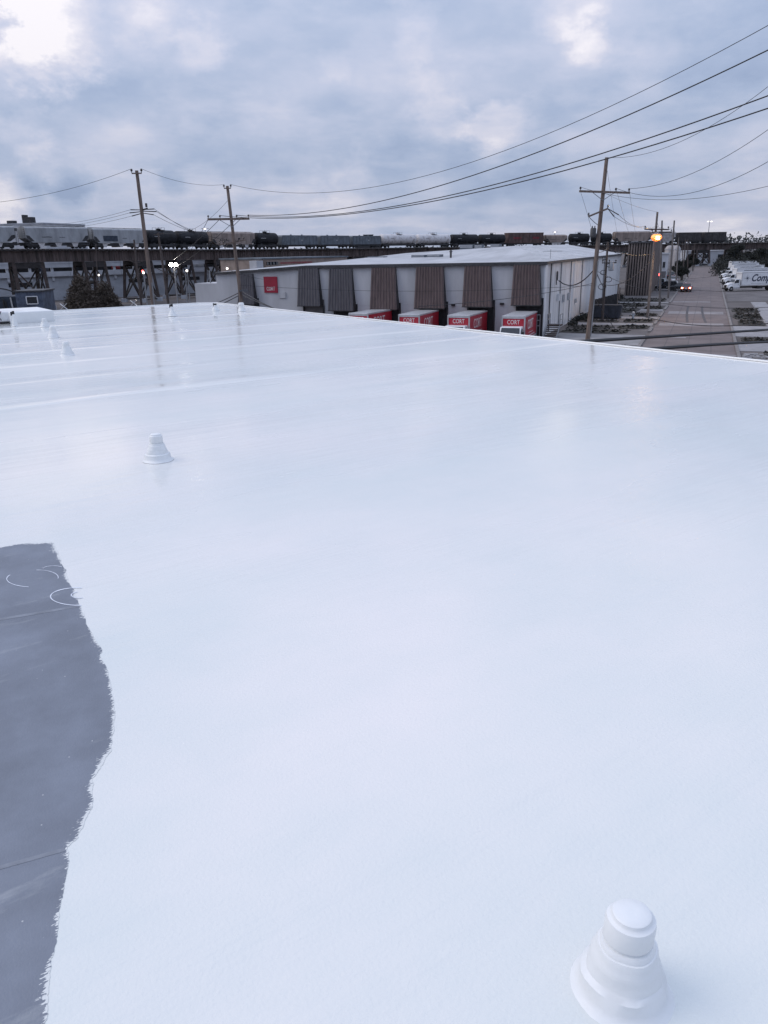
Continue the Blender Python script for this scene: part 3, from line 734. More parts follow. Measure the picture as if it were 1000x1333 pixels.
    for j in range(5): m.beam((-1.3 + j * .42, 6 - .35, 7.8), (-1.3 + j * .42, 6 + .35, 7.8), .02)
    m.build('aerial', 'galv', t)
    # service boxes and conduit on the side wall
    for y, z, sx, sz, mt in ((8.0, 3.3, .5, .7, 'white_paint'), (11.2, 3.0, .35, .8, 'trim_grey'), (14.5, 3.0, .4, .8, 'trim_grey'), (20, 2.2, .5, .5, 'trim_grey')):
        MB().box((.1, y, z), (.22, sx, sz)).build('service_box', mt, t)
    m = MB(); m.cyl((.12, 6.0, 4.6), (.12, 6.0, 5.6), .05, n=8)
    for j in range(7):
        a0, a1 = math.pi * j / 6, math.pi * (j + 1) / 6
        if j < 6: m.cyl((.12, 6.3 - .3 * math.cos(a0), 5.6 + .3 * math.sin(a0)), (.12, 6.3 - .3 * math.cos(a1), 5.6 + .3 * math.sin(a1)), .05, n=6)
    m.cyl((.12, 6.6, 5.6), (.12, 6.6, 5.0), .05, n=6); m.build('service_mast', 'fascia', t)
    # steps with railing at the corner
    sp = MB().box((.9, 1.9, 1.05), (1.3, 1.4, .12)).build('landing', 'steel_brown', t)
    for j in range(6): MB().box((.9, 1.05 - j * .28, .9 - j * .16), (1.2, .27, .06)).build('step', 'steel_brown', sp)
    for sx in (.3, 1.5):
        m = MB(); m.cyl((sx, 1.1, 1.1), (sx, 1.1, 2.1), .035, n=6); m.cyl((sx, 2.6, 1.1), (sx, 2.6, 2.1), .035, n=6); m.cyl((sx, 1.1, 2.1), (sx, 2.6, 2.1), .035, n=6); m.cyl((sx, 1.1, 1.6), (sx, 2.6, 1.6), .03, n=6)
        m.beam((sx, 1.1, 1.0), (sx, -.5, .05), .06, .2); m.build('railing', 'galv', sp)
    return t
WH = warehouse()

# ------------------------------------------------------------------ trucks
def box_truck(name, loc, rz, label, group, boxm, L=7.2, W=2.44, bz=1.15, H=3.75, rear_dark=True):
    t = thing(name, loc, label, 'box truck', group, rz=rz)        # +x forward, origin below the rear bumper
    bx = MB().box((L / 2, 0, (bz + H) / 2), (L, W, H - bz)).build('cargo_box', boxm, t, bevel=.04)
    trim = 'trim_grey'
    for sy in (-1, 1):
        MB().box((L - .02, sy * (W / 2 - .02), (bz + H) / 2), (.16, .12, H - bz + .02)).build('corner_post', trim, bx)
        MB().box((L / 2, sy * (W / 2 + .0), bz + .06), (L - .3, .06, .16)).build('lower_rail', trim, bx)
        MB().box((L / 2, sy * (W / 2 - .01), H - .05), (L + .02, .08, .14)).build('upper_rail', trim, bx)
    MB().box((L - .04, 0, H - .1), (.2, W + .04, .3)).build('roof_cap', 'trim_grey' if boxm == 'red_truck' else 'white_paint', bx, bevel=.06)
    MB().box((L / 2, 0, H + .012), (L - .2, W - .14, .03)).build('box_roof', 'trim_grey', bx)
    MB().box((L / 2 + .9, 0, .82), (L + 1.4, .9, .3)).build('chassis', 'chassis', t)
    MB().box((L * .5, 0, .72), (1.2, W - .2, .5)).build('fuel_tank', 'chassis', t)
    # conventional cab: sleeper-less cab and sloping hood
    c0 = L + .12
    cab = MB().prism([(c0, .75), (c0, 2.45), (c0 + .15, 2.62), (c0 + 1.05, 2.60), (c0 + 1.5, 1.85), (c0 + 1.5, .75)], -1.05, 1.05).build('cab', 'white_paint', t, bevel=.05)
    a = Vector((c0 + 1.09, 0, 2.52)); b_ = Vector((c0 + 1.48, 0, 1.88)); nrm = Vector((.64, 0, .39)).normalized() * .02
    MB().poly([a + Vector((0, -.9, 0)) + nrm, a + Vector((0, .9, 0)) + nrm, b_ + Vector((0, .97, 0)) + nrm, b_ + Vector((0, -.97, 0)) + nrm]).build('windshield', 'glass', cab)
    for sy in (-1, 1):
        MB().poly([(c0 + .35, sy * 1.063, 1.75), (c0 + .35, sy * 1.063, 2.42), (c0 + .98, sy * 1.063, 2.42), (c0 + 1.32, sy * 1.063, 1.75)]).build('side_window', 'glass', cab)
        MB().box((c0 + .42, sy * 1.075, 1.5), (.2, .03, .05)).build('door_handle', 'chassis', cab)
        MB().box((c0 + .8, sy * 1.06, .62), (1.2, .2, .12)).build('step', 'trim_grey', t)
        m = MB(); m.box((c0 + 1.35, sy * 1.28, 1.95), (.08, .22, .5)); m.beam((c0 + 1.3, sy * 1.05, 2.1), (c0 + 1.35, sy * 1.28, 2.1), .03); m.build('mirror', 'chassis', t)
    hood = MB().prism([(c0 + 1.5, .75), (c0 + 1.5, 1.82), (c0 + 2.2, 1.68), (c0 + 2.75, 1.42), (c0 + 2.85, .75)], -.88, .88).build('hood', 'white_paint', t, bevel=.08)
    MB().box((c0 + 2.83, 0, 1.05), (.08, 1.0, .55)).build('grille', 'chassis', hood)
    for sy in (-1, 1):
        MB().box((c0 + 2.8, sy * .68, 1.1), (.1, .28, .2)).build('headlight', 'lettering', hood)
        # mudguard over the front wheel
        pts = [(c0 + 1.95 + .62 * math.cos(q), .5 + .66 * math.sin(q)) for q in [math.pi * i / 8 for i in range(9)]]
        pts2 = [(c0 + 1.95 + .50 * math.cos(q), .5 + .54 * math.sin(q)) for q in [math.pi * i / 8 for i in range(8, -1, -1)]]
        MB().prism(pts + pts2, sy * .8, sy * 1.16).build('mudguard', 'white_paint', t)
    MB().box((c0 + 2.95, 0, .58), (.18, 2.3, .3)).build('bumper', 'chassis', t, bevel=.04)
    for wx, dual in ((1.6, 1), (c0 + 1.95, 0)):
        for sy in (-1, 1):
            wd = .5 if dual else .28; y = sy * (W / 2 - .08 - wd / 2)
            wh = MB().lathe((wx, y, .5), [(.30, -wd / 2), (.46, -wd / 2), (.5, -wd / 2 + .05), (.5, wd / 2 - .05), (.46, wd / 2), (.30, wd / 2)], 18, ax='Y').build('wheel', 'tyre', t, smooth=True)
            MB().lathe((wx, y + sy * (wd / 2 - .03), .5), [(.29, -.05), (.30, .0), (.22, .035), (.12, .02), (.1, .06)], 14, ax='Y').build('rim', 'rim', wh, smooth=True)
    return t, bx
def marks(name, parent, x, y, z, xd, lines, m, seed=1):
    # rows of small illegible letters
    rg = random.Random(seed); mb = MB(); X = Vector(xd)
    for (dz, w_, h_) in lines:
        u = -w_ / 2
        while u < w_ / 2:
            k = rg.uniform(.05, .13); p = Vector((x, y, z + dz)) + X * (u + k / 2)
            mb.beam(p - Vector((0, 0, h_ / 2 * rg.uniform(.6, 1))), p + Vector((0, 0, h_ / 2 * rg.uniform(.6, 1))), .012, k * .7, up=X); u += k + .05
    return mb.build(name, m, parent)
def red_trucks():
    # nose ends towards us; px of the box front-face left/right at its top edge, with the docks behind
    lab = ['red box truck at the dock under the canopy nearest the corner pilaster', 'red box truck at the second dock from the corner pilaster',
           'red box truck at the third dock from the corner pilaster', 'red box truck at the fourth dock with its roof edge showing',
           ]
    docks = [(665, 703.5), (601.5, 640), (539, 578.5), (481.5, 516.5)]
    for i, (x0, x1) in enumerate(docks):
        l0, _ = wl(x0, 420, 0); l1, _ = wl(x1, 420, 0); a = (l0 + l1) / 2 + .15
        p = WC - WA * a - WB * .45 ; p.z = -.615
        rz = math.atan2(-WB.y, -WB.x) + (.02, -.015, .01, -.06)[i]
        t, bx = box_truck('box_truck', p, rz, lab[i], 'red trucks backed up to the warehouse docks', 'red_truck', L=6.6 if i < 3 else 6.0, W=2.3, H=3.55); t.scale = (.9, .88, .88)
        Lb = 6.6 if i < 3 else 6.0
        text('front_lettering', 'CORT', .62, 'lettering', bx, face_mtx((Lb + .012, 0, 2.95), (0, 1, 0)), width=1.25)
        for sy, xd in ((1, (-1, 0, 0)), (-1, (1, 0, 0))):
            text('side_lettering', 'CORT', 1.35, 'lettering', bx, face_mtx((Lb * .55, sy * (1.15 + .012), 2.55), xd), width=2.9)
            marks('small_lettering', bx, Lb * .5, sy * (1.15 + .01), 1.9, xd, ((-.12, 2.4, .07), (-.42, 4.2, .12)), 'lettering', i)
red_trucks()

def star(parent, loc, xd, R, m):
    mb = MB(); X = Vector(xd); Zv = Vector((0, 0, 1)); c = Vector(loc); nrm = X.cross(Zv) * .01
    vs = [c + nrm]
    for i in range(16):
        q = 2 * math.pi * i / 16; r = R * ((1.0 if i % 4 == 0 else .55) if i % 2 == 0 else .13)
        vs.append(c + X * (r * math.sin(q)) + Zv * (r * math.cos(q)))
    mb.add(vs, [(0, 1 + i, 1 + (i + 1) % 16) for i in range(16)]); return mb.build('compass_star', m, parent, recalc=False)
def white_trucks():
    lab = ['white box truck with dark Compass script on its side', 'white box truck parked behind the Compass lettered one, dark line of small lettering',
           'white box truck third along the lot edge', 'white box truck fourth along the lot edge', 'white box truck at the trestle end of the parked row']
    f0 = onz(948.5, 379, 0)
    for i in range(5):
        rz = rad(180 + 4 - i * 1.2)                   # nose towards the street, left of the picture
        d = Vector((math.cos(rz), math.sin(rz), 0))
        L = 9.0
        base = onz(*((948.5, 379), (944.5, 370.5), (942.5, 364), (941, 359), (942, 355.5))[i], 0)
        p = base - d * (L + .12 + 1.95) * .82; p.z = .012
        t, bx = box_truck('box_truck', p, rz, lab[i], 'white trucks nosed in along the street', 'white_paint', L=L, W=2.5, H=4.0, bz=1.2); t.scale = (.82, .82, .82)
        y = 1.25 + .012
        if i == 0:
            text('side_lettering', 'Compass', 2.1, 'dark_lettering', bx, face_mtx((L * .40, y, 2.72), (-1, 0, 0)), shear=.35, bold=.05, width=6.6)
            star(bx, (L * .86, y, 2.75), (-1, 0, 0), 1.0, 'dark_lettering')
            marks('small_lettering', bx, L * .45, y, 1.62, (-1, 0, 0), ((0, 5.5, .10),), 'dark_lettering', 4)
        else:
            marks('small_lettering', bx, L * .45, y, 3.45, (-1, 0, 0), ((0, 6.2, .30),), 'dark_lettering', i + 5)
white_trucks()

# ------------------------------------------------------------------ cars
def car(loc, rz, label, paint, lit=False, suv=False, group='cars along the street'):
    t = thing('parked_car' if not lit else 'moving_car', loc, label, 'car', group if not lit else None, rz=rz)   # +x forward, centre on origin
    h = 1.72 if suv else 1.46; b = .95 if suv else .86
    body = MB().prism([(-2.25, .32), (-2.28, .62), (-2.2, b), (-1.7, b + .06), (.85, b + .04), (2.0, b - .14), (2.24, .6), (2.22, .32)], -.9, .9).build('body', paint, t, bevel=.09)
    k = [(-2.0 if suv else -1.75, b), (-1.72 if suv else -1.15, h), (.25, h), (1.05, b)]
    vs = []
    for sy in (-1, 1):
        for (x, z) in k: vs.append((x, sy * (.84 if z < h else .66), z))
    g = MB().add(vs, [(0, 1, 2, 3), (7, 6, 5, 4), (0, 4, 5, 1), (1, 5, 6, 2), (2, 6, 7, 3)]).build('cabin_glass', 'glass', t, bevel=.04)
    MB().add([(x, sy * .62, h + .005) for sy in (-1, 1) for x in ((-1.62 if suv else -1.05), .2)] + [(x, sy * .55, h + .05) for sy in (-1, 1) for x in ((-1.5 if suv else -.95), .1)],
             [(0, 1, 3, 2), (4, 6, 7, 5), (0, 4, 5, 1), (2, 3, 7, 6), (0, 2, 6, 4), (1, 5, 7, 3)]).build('roof_panel', paint, t)
    for wx in (-1.38, 1.38):
        for sy in (-1, 1):
            wh = MB().lathe((wx, sy * .82, .33), [(.2, -.11), (.31, -.11), (.33, -.07), (.33, .07), (.31, .11), (.2, .11)], 16, ax='Y').build('wheel', 'tyre', t, smooth=True)
            MB().lathe((wx, sy * .88, .33), [(.19, -.06), (.21, .0), (.1, .05)], 12, ax='Y').build('rim', 'rim', wh)
    for sy in (-1, 1):
        MB().box((-2.25, sy * .66, b - .14), (.12, .34, .22)).build('tail_light', 'tail' if lit else 'red_car', t, bevel=.02)
        if lit: MB().lathe((-2.30, sy * .66, b - .14), [(.02, -.03), (.11, -.015), (.02, .0)], 10, ax='X').build('brake_bulb', 'tail_hot', t)
        MB().box((2.17, sy * .62, b - .2), (.14, .36, .14)).build('headlight', 'lettering', t, bevel=.02)
    MB().box((-2.27, 0, .48), (.08, 1.6, .16)).build('rear_bumper', 'chassis', t)
    MB().box((-2.285, 0, .66), (.03, .42, .14)).build('number_plate', 'lettering', t)
    return t
rzs = math.atan2(SD.y, SD.x)
p = onz(893, 379.5, 0); car((p.x, p.y, .02), rzs, 'dark red car driving away with both brake lights glowing', 'red_car', lit=True)
for (px, py, rz, lb, pt, suv) in ((868, 378, rzs + 1.45, 'black pickup sized car parked across the forecourt beside the lit car', 'black_car', True), (884, 378.5, rzs + 1.5, 'low black car parked nose to the kerb by the lit car', 'black_car', False),
                                (853, 374, rzs + 1.4, 'dark blue car parked by the ribbed brown building', 'blue_car', True), (876, 368, rzs + .1, 'silver car parked behind the black cars', 'silver_car', False),
                                (882, 361, rzs, 'pale silver van like car further up the kerb', 'silver_car', True), (873, 362.5, rzs, 'dark car beside the further silver car', 'black_car', True), (886, 357, rzs, 'small dark car at the far end of the parked row', 'blue_car', False)):
    q = onz(px, py, 0); car((q.x, q.y, .012), rz, lb, pt, suv=suv)

# ------------------------------------------------------------------ railway viaduct
VP = [(-420, 150), (-150, 155), (65, 168), (300, 218), (510, 272), (680, 310), (925, 328), (1080, 332), (1400, 336)]
VZ = [9.8, 9.6, 9.45, 8.95, 8.75, 8.6, 8.5, 8.5, 8.5]
def hx(px, D):
    v = ray(px, 325.5 - (px - 500) * math.tan(roll)); return v.x / v.y * D
CPTS = [Vector((hx(x, d), d, z)) for (x, d), z in zip(VP, VZ)]
CUR = []
for i in range(len(CPTS) - 1):
    p0 = CPTS[max(0, i - 1)]; p1 = CPTS[i]; p2 = CPTS[i + 1]; p3 = CPTS[min(len(CPTS) - 1, i + 2)]
    for k in range(40):
        t = k / 40
        CUR.append(.5 * ((2 * p1) + (p2 - p0) * t + (2 * p0 - 5 * p1 + 4 * p2 - p3) * t * t + (3 * p1 - p0 - 3 * p2 + p3) * t ** 3))
CUR.append(CPTS[-1])
CS = [0.0]
for a, b in zip(CUR[:-1], CUR[1:]): CS.append(CS[-1] + (b - a).length)
def at_s(s):
    s = max(0, min(CS[-1] - .01, s))
    import bisect
    i = bisect.bisect_right(CS, s) - 1; f = (s - CS[i]) / (CS[i + 1] - CS[i])
    return CUR[i].lerp(CUR[i + 1], f)
def tan_s(s): return (at_s(s + 1) - at_s(s - 1)).normalized()
def s_at_px(px):
    best = None
    for i in range(len(CUR) - 1):
        fa = CUR[i].x - hx(px, CUR[i].y); fb = CUR[i + 1].x - hx(px, CUR[i + 1].y)
        if fa <= 0 < fb or fb <= 0 < fa:
            return CS[i] + (CS[i + 1] - CS[i]) * (-fa) / (fb - fa)
    return 0
def viaduct():
    t = thing('railway_viaduct', at_s(s_at_px(300)).xy.to_3d() + Vector((0, 0, -2.4)), 'long rusty steel railway viaduct on braced trestle towers', 'viaduct')
    s0 = s_at_px(14) - 14.4 * 4; s1 = s_at_px(1120)
    spans = []; s = s0; k = 0
    TW = 5.4; GAP = 9.0; TIES = MB()
    # spans
    def frame(s):
        p = at_s(s); d = tan_s(s); n = Vector((d.y, -d.x, 0)).normalized(); return p, d, n
    s = s0
    while s < s1:
        for ln, tower in ((TW, True), (GAP, False)):
            a, da, na = frame(s); b, db, nb = frame(s + ln)
            dp = 2.45 if not tower else 2.45
            for side in (-1.4, 1.4):
                lo = [a + na * (side - .2) - Vector((0, 0, dp)), a + na * (side + .2) - Vector((0, 0, dp)), b + nb * (side + .2) - Vector((0, 0, dp)), b + nb * (side - .2) - Vector((0, 0, dp))]
                hi = [v + Vector((0, 0, dp - .25)) for v in lo]
                g = MB().hexa(lo, hi).build('girder', 'girder', t, world=True)
                if side > 0:     # stiffeners on the near face
                    kk = 6 if tower else 12; m = MB()
                    for j in range(kk + 1):
                        f = .02 + .96 * j / kk; q = a.lerp(b, f) + na.lerp(nb, f) * (side + .26)
                        m.beam(q - Vector((0, 0, dp - .1)), q - Vector((0, 0, .3)), .12, .14)
                    m.beam(a + na * (side + .25) - Vector((0, 0, dp - .06)), b + nb * (side + .25) - Vector((0, 0, dp - .06)), .3, .1)
                    m.beam(a + na * (side + .25) - Vector((0, 0, .33)), b + nb * (side + .25) - Vector((0, 0, .33)), .3, .1)
                    m.build('stiffener_row', 'girder', g, world=True)
            lo = [a - na * 2.5 - Vector((0, 0, .25)), a + na * 2.5 - Vector((0, 0, .25)), b + nb * 2.5 - Vector((0, 0, .25)), b - nb * 2.5 - Vector((0, 0, .25))]
            MB().hexa(lo, [v + Vector((0, 0, .22)) for v in lo]).build('deck', 'tie', t, world=True)
            for side in (-.75, .75):
                MB().beam(a + na * side + Vector((0, 0, .06)), b + nb * side + Vector((0, 0, .06)), .1, .16).build('rail', 'rail', t, world=True)
            m = TIES            # tie ends poking out
            kk = int(ln / .9)
            for j in range(kk):
                f = (j + .5) / kk; q = a.lerp(b, f); n_ = na.lerp(nb, f)
                m.beam(q + n_ * 2.3 + Vector((0, 0, .02)), q + n_ * 2.85 + Vector((0, 0, .02)), .3, .14)
            if tower and s > s0:
                top = 2.5
                zb = lambda q: gz(q.x, q.y)
                P = {}
                for ei, (q, n_, d_) in enumerate(((a, na, da), (b, nb, db))):
                    for si in (-1, 1):
                        th = q + n_ * (si * 1.5) - Vector((0, 0, top)); bt = q + n_ * (si * 2.9); bt.z = zb(bt) - .05
                        P[ei, si] = (th, bt)
                        MB().beam(th, bt, .55, .55).build('leg', 'steel_brown', t, world=True)
                        MB().box(bt + Vector((0, 0, .45)), (1.3, 1.3, .95)).build('footing', 'concrete', t, world=True)
                    MB().beam(P[ei, -1][0] - Vector((0, 0, .35)), P[ei, 1][0] - Vector((0, 0, .35)), .4, .8).build('cap_beam', 'steel_dark', t, world=True)
                    for si in (-1, 1):
                        u = P[ei, si]; v = P[ei, -si]
                        MB().beam(u[0].lerp(u[1], .1), v[0].lerp(v[1], .9), .28, .24).build('cross_brace', 'steel_dark', t, world=True)
                    MB().beam(P[ei, -1][0].lerp(P[ei, -1][1], .9), P[ei, 1][0].lerp(P[ei, 1][1], .9), .25, .25).build('strut', 'steel_dark', t, world=True)
                for si in (-1, 1):
                    u = P[0, si]; v = P[1, si]
                    MB().beam(u[0] - Vector((0, 0, .55)), v[0] - Vector((0, 0, .55)), .3, 1.15).build('tower_girder', 'steel_dark', t, world=True)
                    MB().beam(u[0].lerp(u[1], .14), v[0].lerp(v[1], .93), .32, .28).build('diagonal', 'steel_brown', t, world=True)
                    MB().beam(v[0].lerp(v[1], .14), u[0].lerp(u[1], .93), .32, .28).build('diagonal', 'steel_dark', t, world=True)
                    MB().beam(u[0].lerp(u[1], .93), v[0].lerp(v[1], .93), .26, .26).build('strut', 'steel_dark', t, world=True)
            s += ln
    TIES.build('tie_ends', 'wood_grey', t, world=True)['kind'] = 'stuff'
    return t
viaduct()

# ------------------------------------------------------------------ train
def bogie(t, x):
    b = MB(); 
    for sy in (-1, 1): b.prism([(x - 1.3, .55), (x - .9, .42), (x - .4, .32), (x + .4, .32), (x + .9, .42), (x + 1.3, .55), (x + .9, .7), (x - .9, .7)], sy * 1.0 - .07, sy * 1.0 + .07)
    b.box((x, 0, .6), (.4, 2.2, .3)); o = b.build('bogie', 'grime', t)
    for wx in (x - .88, x + .88):
        for sy in (-1, 1):
            MB().lathe((wx, sy * .76, .46), [(.1, -.07), (.46, -.07), (.46, .05), (.3, .07), (.1, .09)], 14, ax='Y').build('wheel', 'grime', o)
def railcar(kind, px0, px1, label, m, H=4.45):
    sa, sb = s_at_px(px0), s_at_px(px1); s = (sa + sb) / 2; Ln = max(6, sb - sa - .55)
    p = at_s(s) + Vector((0, 0, .14)); d = tan_s(s)
    t = thing({'hopper': 'hopper_car', 'tank': 'tank_car', 'gon': 'covered_gondola', 'box': 'boxcar'}[kind], p, label, 'rail car', 'freight cars on the viaduct', rz=math.atan2(d.y, d.x))
    h = Ln / 2; W = 1.5
    bogie(t, -h + 2.0); bogie(t, h - 2.0)
    MB().box((0, 0, .86), (Ln - .2, 2.5, .5)).build('underframe', 'grime', t)
    for sx in (-1, 1): MB().box((sx * (h + .18), 0, .85), (.6, .35, .3)).build('coupler', 'grime', t)
    if kind == 'hopper':
        z0 = 1.2
        out = [(-h + .25, H - .55), (-h + .25, 2.0), (-h + 1.15, z0 + .2), (-h + 1.5, z0), (h - 1.5, z0), (h - 1.15, z0 + .2), (h - .25, 2.0), (h - .25, H - .55)]
        body = MB().prism(out, -W, W).build('body', m, t)
        r = MB(); nn = 8; vs = []
        for x in (-h + .25, h - .25):
            for j in range(nn + 1):
                q = math.pi * j / nn; vs.append((x, -W * math.cos(q), H - .55 + .42 * math.sin(q)))
        r.add(vs, [(j, j + 1, nn + 2 + j, nn + 1 + j) for j in range(nn)] + [tuple(range(nn, -1, -1)), tuple(range(nn + 1, 2 * nn + 2))]); r.build('roof', m, t)
        w_ = MB().box((0, 0, H - .06), (Ln - .6, .7, .06)).build('roof_walkway', 'grime', t)
        kk = 5
        for j in range(kk): MB().lathe(((-h + 1.6) + (Ln - 3.2) * j / (kk - 1), .55, H - .22), [(.3, 0), (.3, .12), (.2, .16)], 10).build('hatch', m, t)
        for j in range(3):
            x = (-h + 3.4) + (Ln - 6.8) * j / 2
            MB().add([(x - .8, -1.3, z0), (x + .8, -1.3, z0), (x + .8, 1.3, z0), (x - .8, 1.3, z0), (x - .4, -1.3, .35), (x + .4, -1.3, .35), (x + .4, 1.3, .35), (x - .4, 1.3, .35)],
                     [(0, 1, 2, 3), (7, 6, 5, 4), (0, 4, 5, 1), (1, 5, 6, 2), (2, 6, 7, 3), (3, 7, 4, 0)]).build('chute', 'chute', t)
        for sx in (-1, 1):
            for sy in (-1, 1):
                mm = MB(); mm.beam((sx * (h - .05), sy * 1.4, 1.0), (sx * (h - .05), sy * 1.4, H - .6), .07)
                for j in range(7): mm.beam((sx * (h - .05), sy * 1.4, 1.2 + j * .42), (sx * (h - .05), sy * .95, 1.2 + j * .42), .04)
                mm.build('ladder', 'grime', t)
            MB().box((sx * (h - .4), 0, 1.15), (.8, 2.9, .18)).build('end_sill', 'grime', t)
            MB().add([(sx * (h - .28), -W - .012, 2.02), (sx * (h - 1.15), -W - .012, 1.42), (sx * (h - 1.9), -W - .012, 1.42), (sx * (h - .9), -W - .012, 2.5), (sx * (h - .28), -W - .012, 2.6)], [(0, 1, 2, 3, 4)]).build('slope_shade_plate', 'grime', t)  # flat dark plate standing in for the shade at the sloped end
        kk = 9
        for j in range(1, kk):
            x = -h + .25 + (Ln - .5) * j / kk
            if m == 'hopper_tan': MB().box((x, -W - .02, 2.7), (.07, .06, H - 2.2)).build('side_rib', m, body)
        rg = random.Random(int(px0)); marks('lettering', body, -h * .35, -W - .012, 2.25, (1, 0, 0), ((0, 2.2, .3),), 'grime', int(px0) + 3); marks('lettering', body, h * .12, -W - .012, 2.2, (1, 0, 0), ((0, 1.2, .22),), 'grime', int(px0) + 9)
    elif kind == 'tank':
        R = 1.62; zc = 1.05 + R
        pr = [(.05, -h + .1)] + [(R * math.sin(q), -h + .1 + .55 * (1 - math.cos(q))) for q in (.35, .7, 1.05, 1.4, 1.57)] + [(R * math.sin(q), h - .1 - .55 * (1 - math.cos(q))) for q in (1.57, 1.4, 1.05, .7, .35)] + [(.05, h - .1)]
        body = MB().lathe((0, 0, zc), pr, 24, ax='X').build('tank', m, t, smooth=True)
        for x in (-h * .5, 0, h * .5): MB().lathe((x, 0, zc), [(R + .012, -.06), (R + .02, 0), (R + .012, .06)], 24, ax='X').build('band', m, body)
        dm = MB().lathe((0, 0, zc + R - .08), [(.55, 0), (.55, .4), (.4, .46)], 14).build('dome', m, t)
        mm = MB()
        for sy in (-1, 1):
            mm.beam((-1.1, sy * .9, zc + R + .55), (1.1, sy * .9, zc + R + .55), .05)
            for x in (-1.1, 0, 1.1): mm.beam((x, sy * .9, zc + R - .3), (x, sy * .9, zc + R + .55), .05)
        mm.box((0, 0, zc + R - .02), (2.3, 1.9, .05)); mm.build('platform', 'grime', t)
        for sx in (-1, 1):
            MB().box((sx * (h - .5), 0, 1.12), (1.2, 2.8, .16)).build('end_platform', 'grime', t)
            MB().box((sx * (h - 2.0), 0, 1.3), (1.0, 2.0, .7)).build('saddle', 'grime', t)
        mm = MB(); 
        for x in (-.25, .25): mm.beam((x, -R - .1, .8), (x, -R * .75, zc + R * .75), .05)
        for j in range(7): mm.beam((-.25, -R - .1 + .05 * j, 1.0 + j * .36), (.25, -R - .1 + .05 * j, 1.0 + j * .36), .035)
        mm.build('ladder', 'grime', t)
        marks('lettering', body, -h * .5, -R - .0, zc + .15, (1, 0, 0), ((0, 1.8, .22),), 'trim_grey' if m == 'tank_black' else 'grime', int(px0))
    elif kind == 'gon':
        body = MB().prism([(-h + .2, 1.1), (h - .2, 1.1), (h - .2, H - .35), (-h + .2, H - .35)], -W, W).build('body', m, t)
        MB().prism([(-h + .25, H - .35), (h - .25, H - .35), (h - .6, H), (-h + .6, H)], -W + .05, W - .05).build('cover', m, t)
        for j in range(10): MB().box((-h + .5 + (Ln - 1) * j / 9, -W - .04, (H + .7) / 2), (.09, .09, H - 1.5)).build('side_rib', m, body)
        MB().box((h * .1, -W - .012, H * .62), (.5, .02, .35)).build('emblem', 'trim_grey', body)
        for sx in (-1, 1): MB().cyl((sx * h * .3, 0, H - .1), (sx * h * .3, 0, H + .25), .25, n=10).build('cover_vent', m, t)
    else:
        body = MB().box((0, 0, (1.05 + H - .2) / 2), (Ln - .4, 2 * W, H - 1.25)).build('body', m, t)
        MB().prism([(-h + .15, H - .22), (h - .15, H - .22), (h - .15, H - .1), (-h + .15, H - .1)], -W - .06, W + .06).build('roof', m, t)
        for j in range(11): MB().box((-h + .4 + (Ln - .8) * j / 10, -W - .04, (H + .85) / 2), (.1, .1, H - 1.4)).build('side_rib', m, body)
        dr = MB().box((0, -W - .07, (H + .8) / 2), (2.6, .1, H - 1.5)).build('door', m, t)
        MB().box((.9, -W - .15, 2.2), (.08, .06, 1.6)).build('door_bar', 'grime', dr)
        if m == 'boxcar_brown':
            marks('lettering', body, -h * .5, -W - .07, 2.9, (1, 0, 0), ((0, 3.2, .9),), 'red_sign', 5); marks('lettering', body, h * .55, -W - .07, 2.9, (1, 0, 0), ((0, 3.0, .9),), 'red_sign', 6)
    return t
railcar('hopper', -70, 26.5, 'grey hopper car cut by the frame beside the parking garage roof', 'hopper_grey')
railcar('hopper', 28, 114, 'long pale grey hopper car with dark stencilled marks', 'hopper_grey')
g = railcar('hopper', 115.5, 188.5, 'grey hopper car with a dark graffiti panel, coupled ahead of black tank cars', 'hopper_grey')
MB().box((-3.2, -1.515, 2.15), (4.2, .02, 1.15)).build('graffiti_panel', 'blue_shed_dark', g)
railcar('tank', 190, 228.5, 'black tank car coupled behind the graffiti hopper', 'tank_black', 4.3)
railcar('tank', 229.5, 270.5, 'black tank car coupled ahead of the tan hopper', 'tank_black')
railcar('hopper', 272, 330, 'rusty tan hopper car between black tank cars', 'hopper_tan')
railcar('tank', 331, 361, 'short black tank car between tan hopper and grey gondola', 'tank_black')
railcar('gon', 362, 411, 'blue grey covered gondola next to the short black tank', 'gondola', 3.7)
railcar('gon', 412, 453, 'blue grey covered gondola in the middle of three', 'gondola', 3.7)
railcar('gon', 454, 494, 'blue grey covered gondola next to the white tank', 'gondola', 3.7)
railcar('tank', 495, 540.5, 'rust stained white tank car beside the gondolas', 'tank_white')
railcar('tank', 541.5, 585, 'rust stained white tank car beside the black tanks', 'tank_white')
railcar('tank', 586, 621.5, 'black tank car coupled to the white tanks', 'tank_black')
railcar('tank', 622.5, 657, 'black tank car coupled to the brown boxcar', 'tank_black')
railcar('box', 658, 706, 'brown boxcar with red painted lettering', 'boxcar_brown', 4.9)
railcar('hopper', 707, 737, 'short tan hopper coupled to the brown boxcar', 'hopper_tan', 4.0)
railcar('tank', 739, 767, 'dark tank car following the short tan hopper', 'tank_black', 4.2)
railcar('tank', 768, 796, 'dark tank car in front of the pale rusty hopper', 'tank_black', 4.2)
railcar('hopper', 797, 846, 'pale rusty hopper car above the ribbed brown building', 'hopper_tan', 4.9)
railcar('hopper', 847, 878, 'pale grey hopper car behind the lit street lamp', 'car_pale', 4.7)
railcar('box', 879, 911, 'dark boxcar above the end of the street', 'boxcar_dark', 4.3)
railcar('box', 912, 943, 'last dark boxcar beside the tall lamp mast', 'boxcar_dark', 4.3)

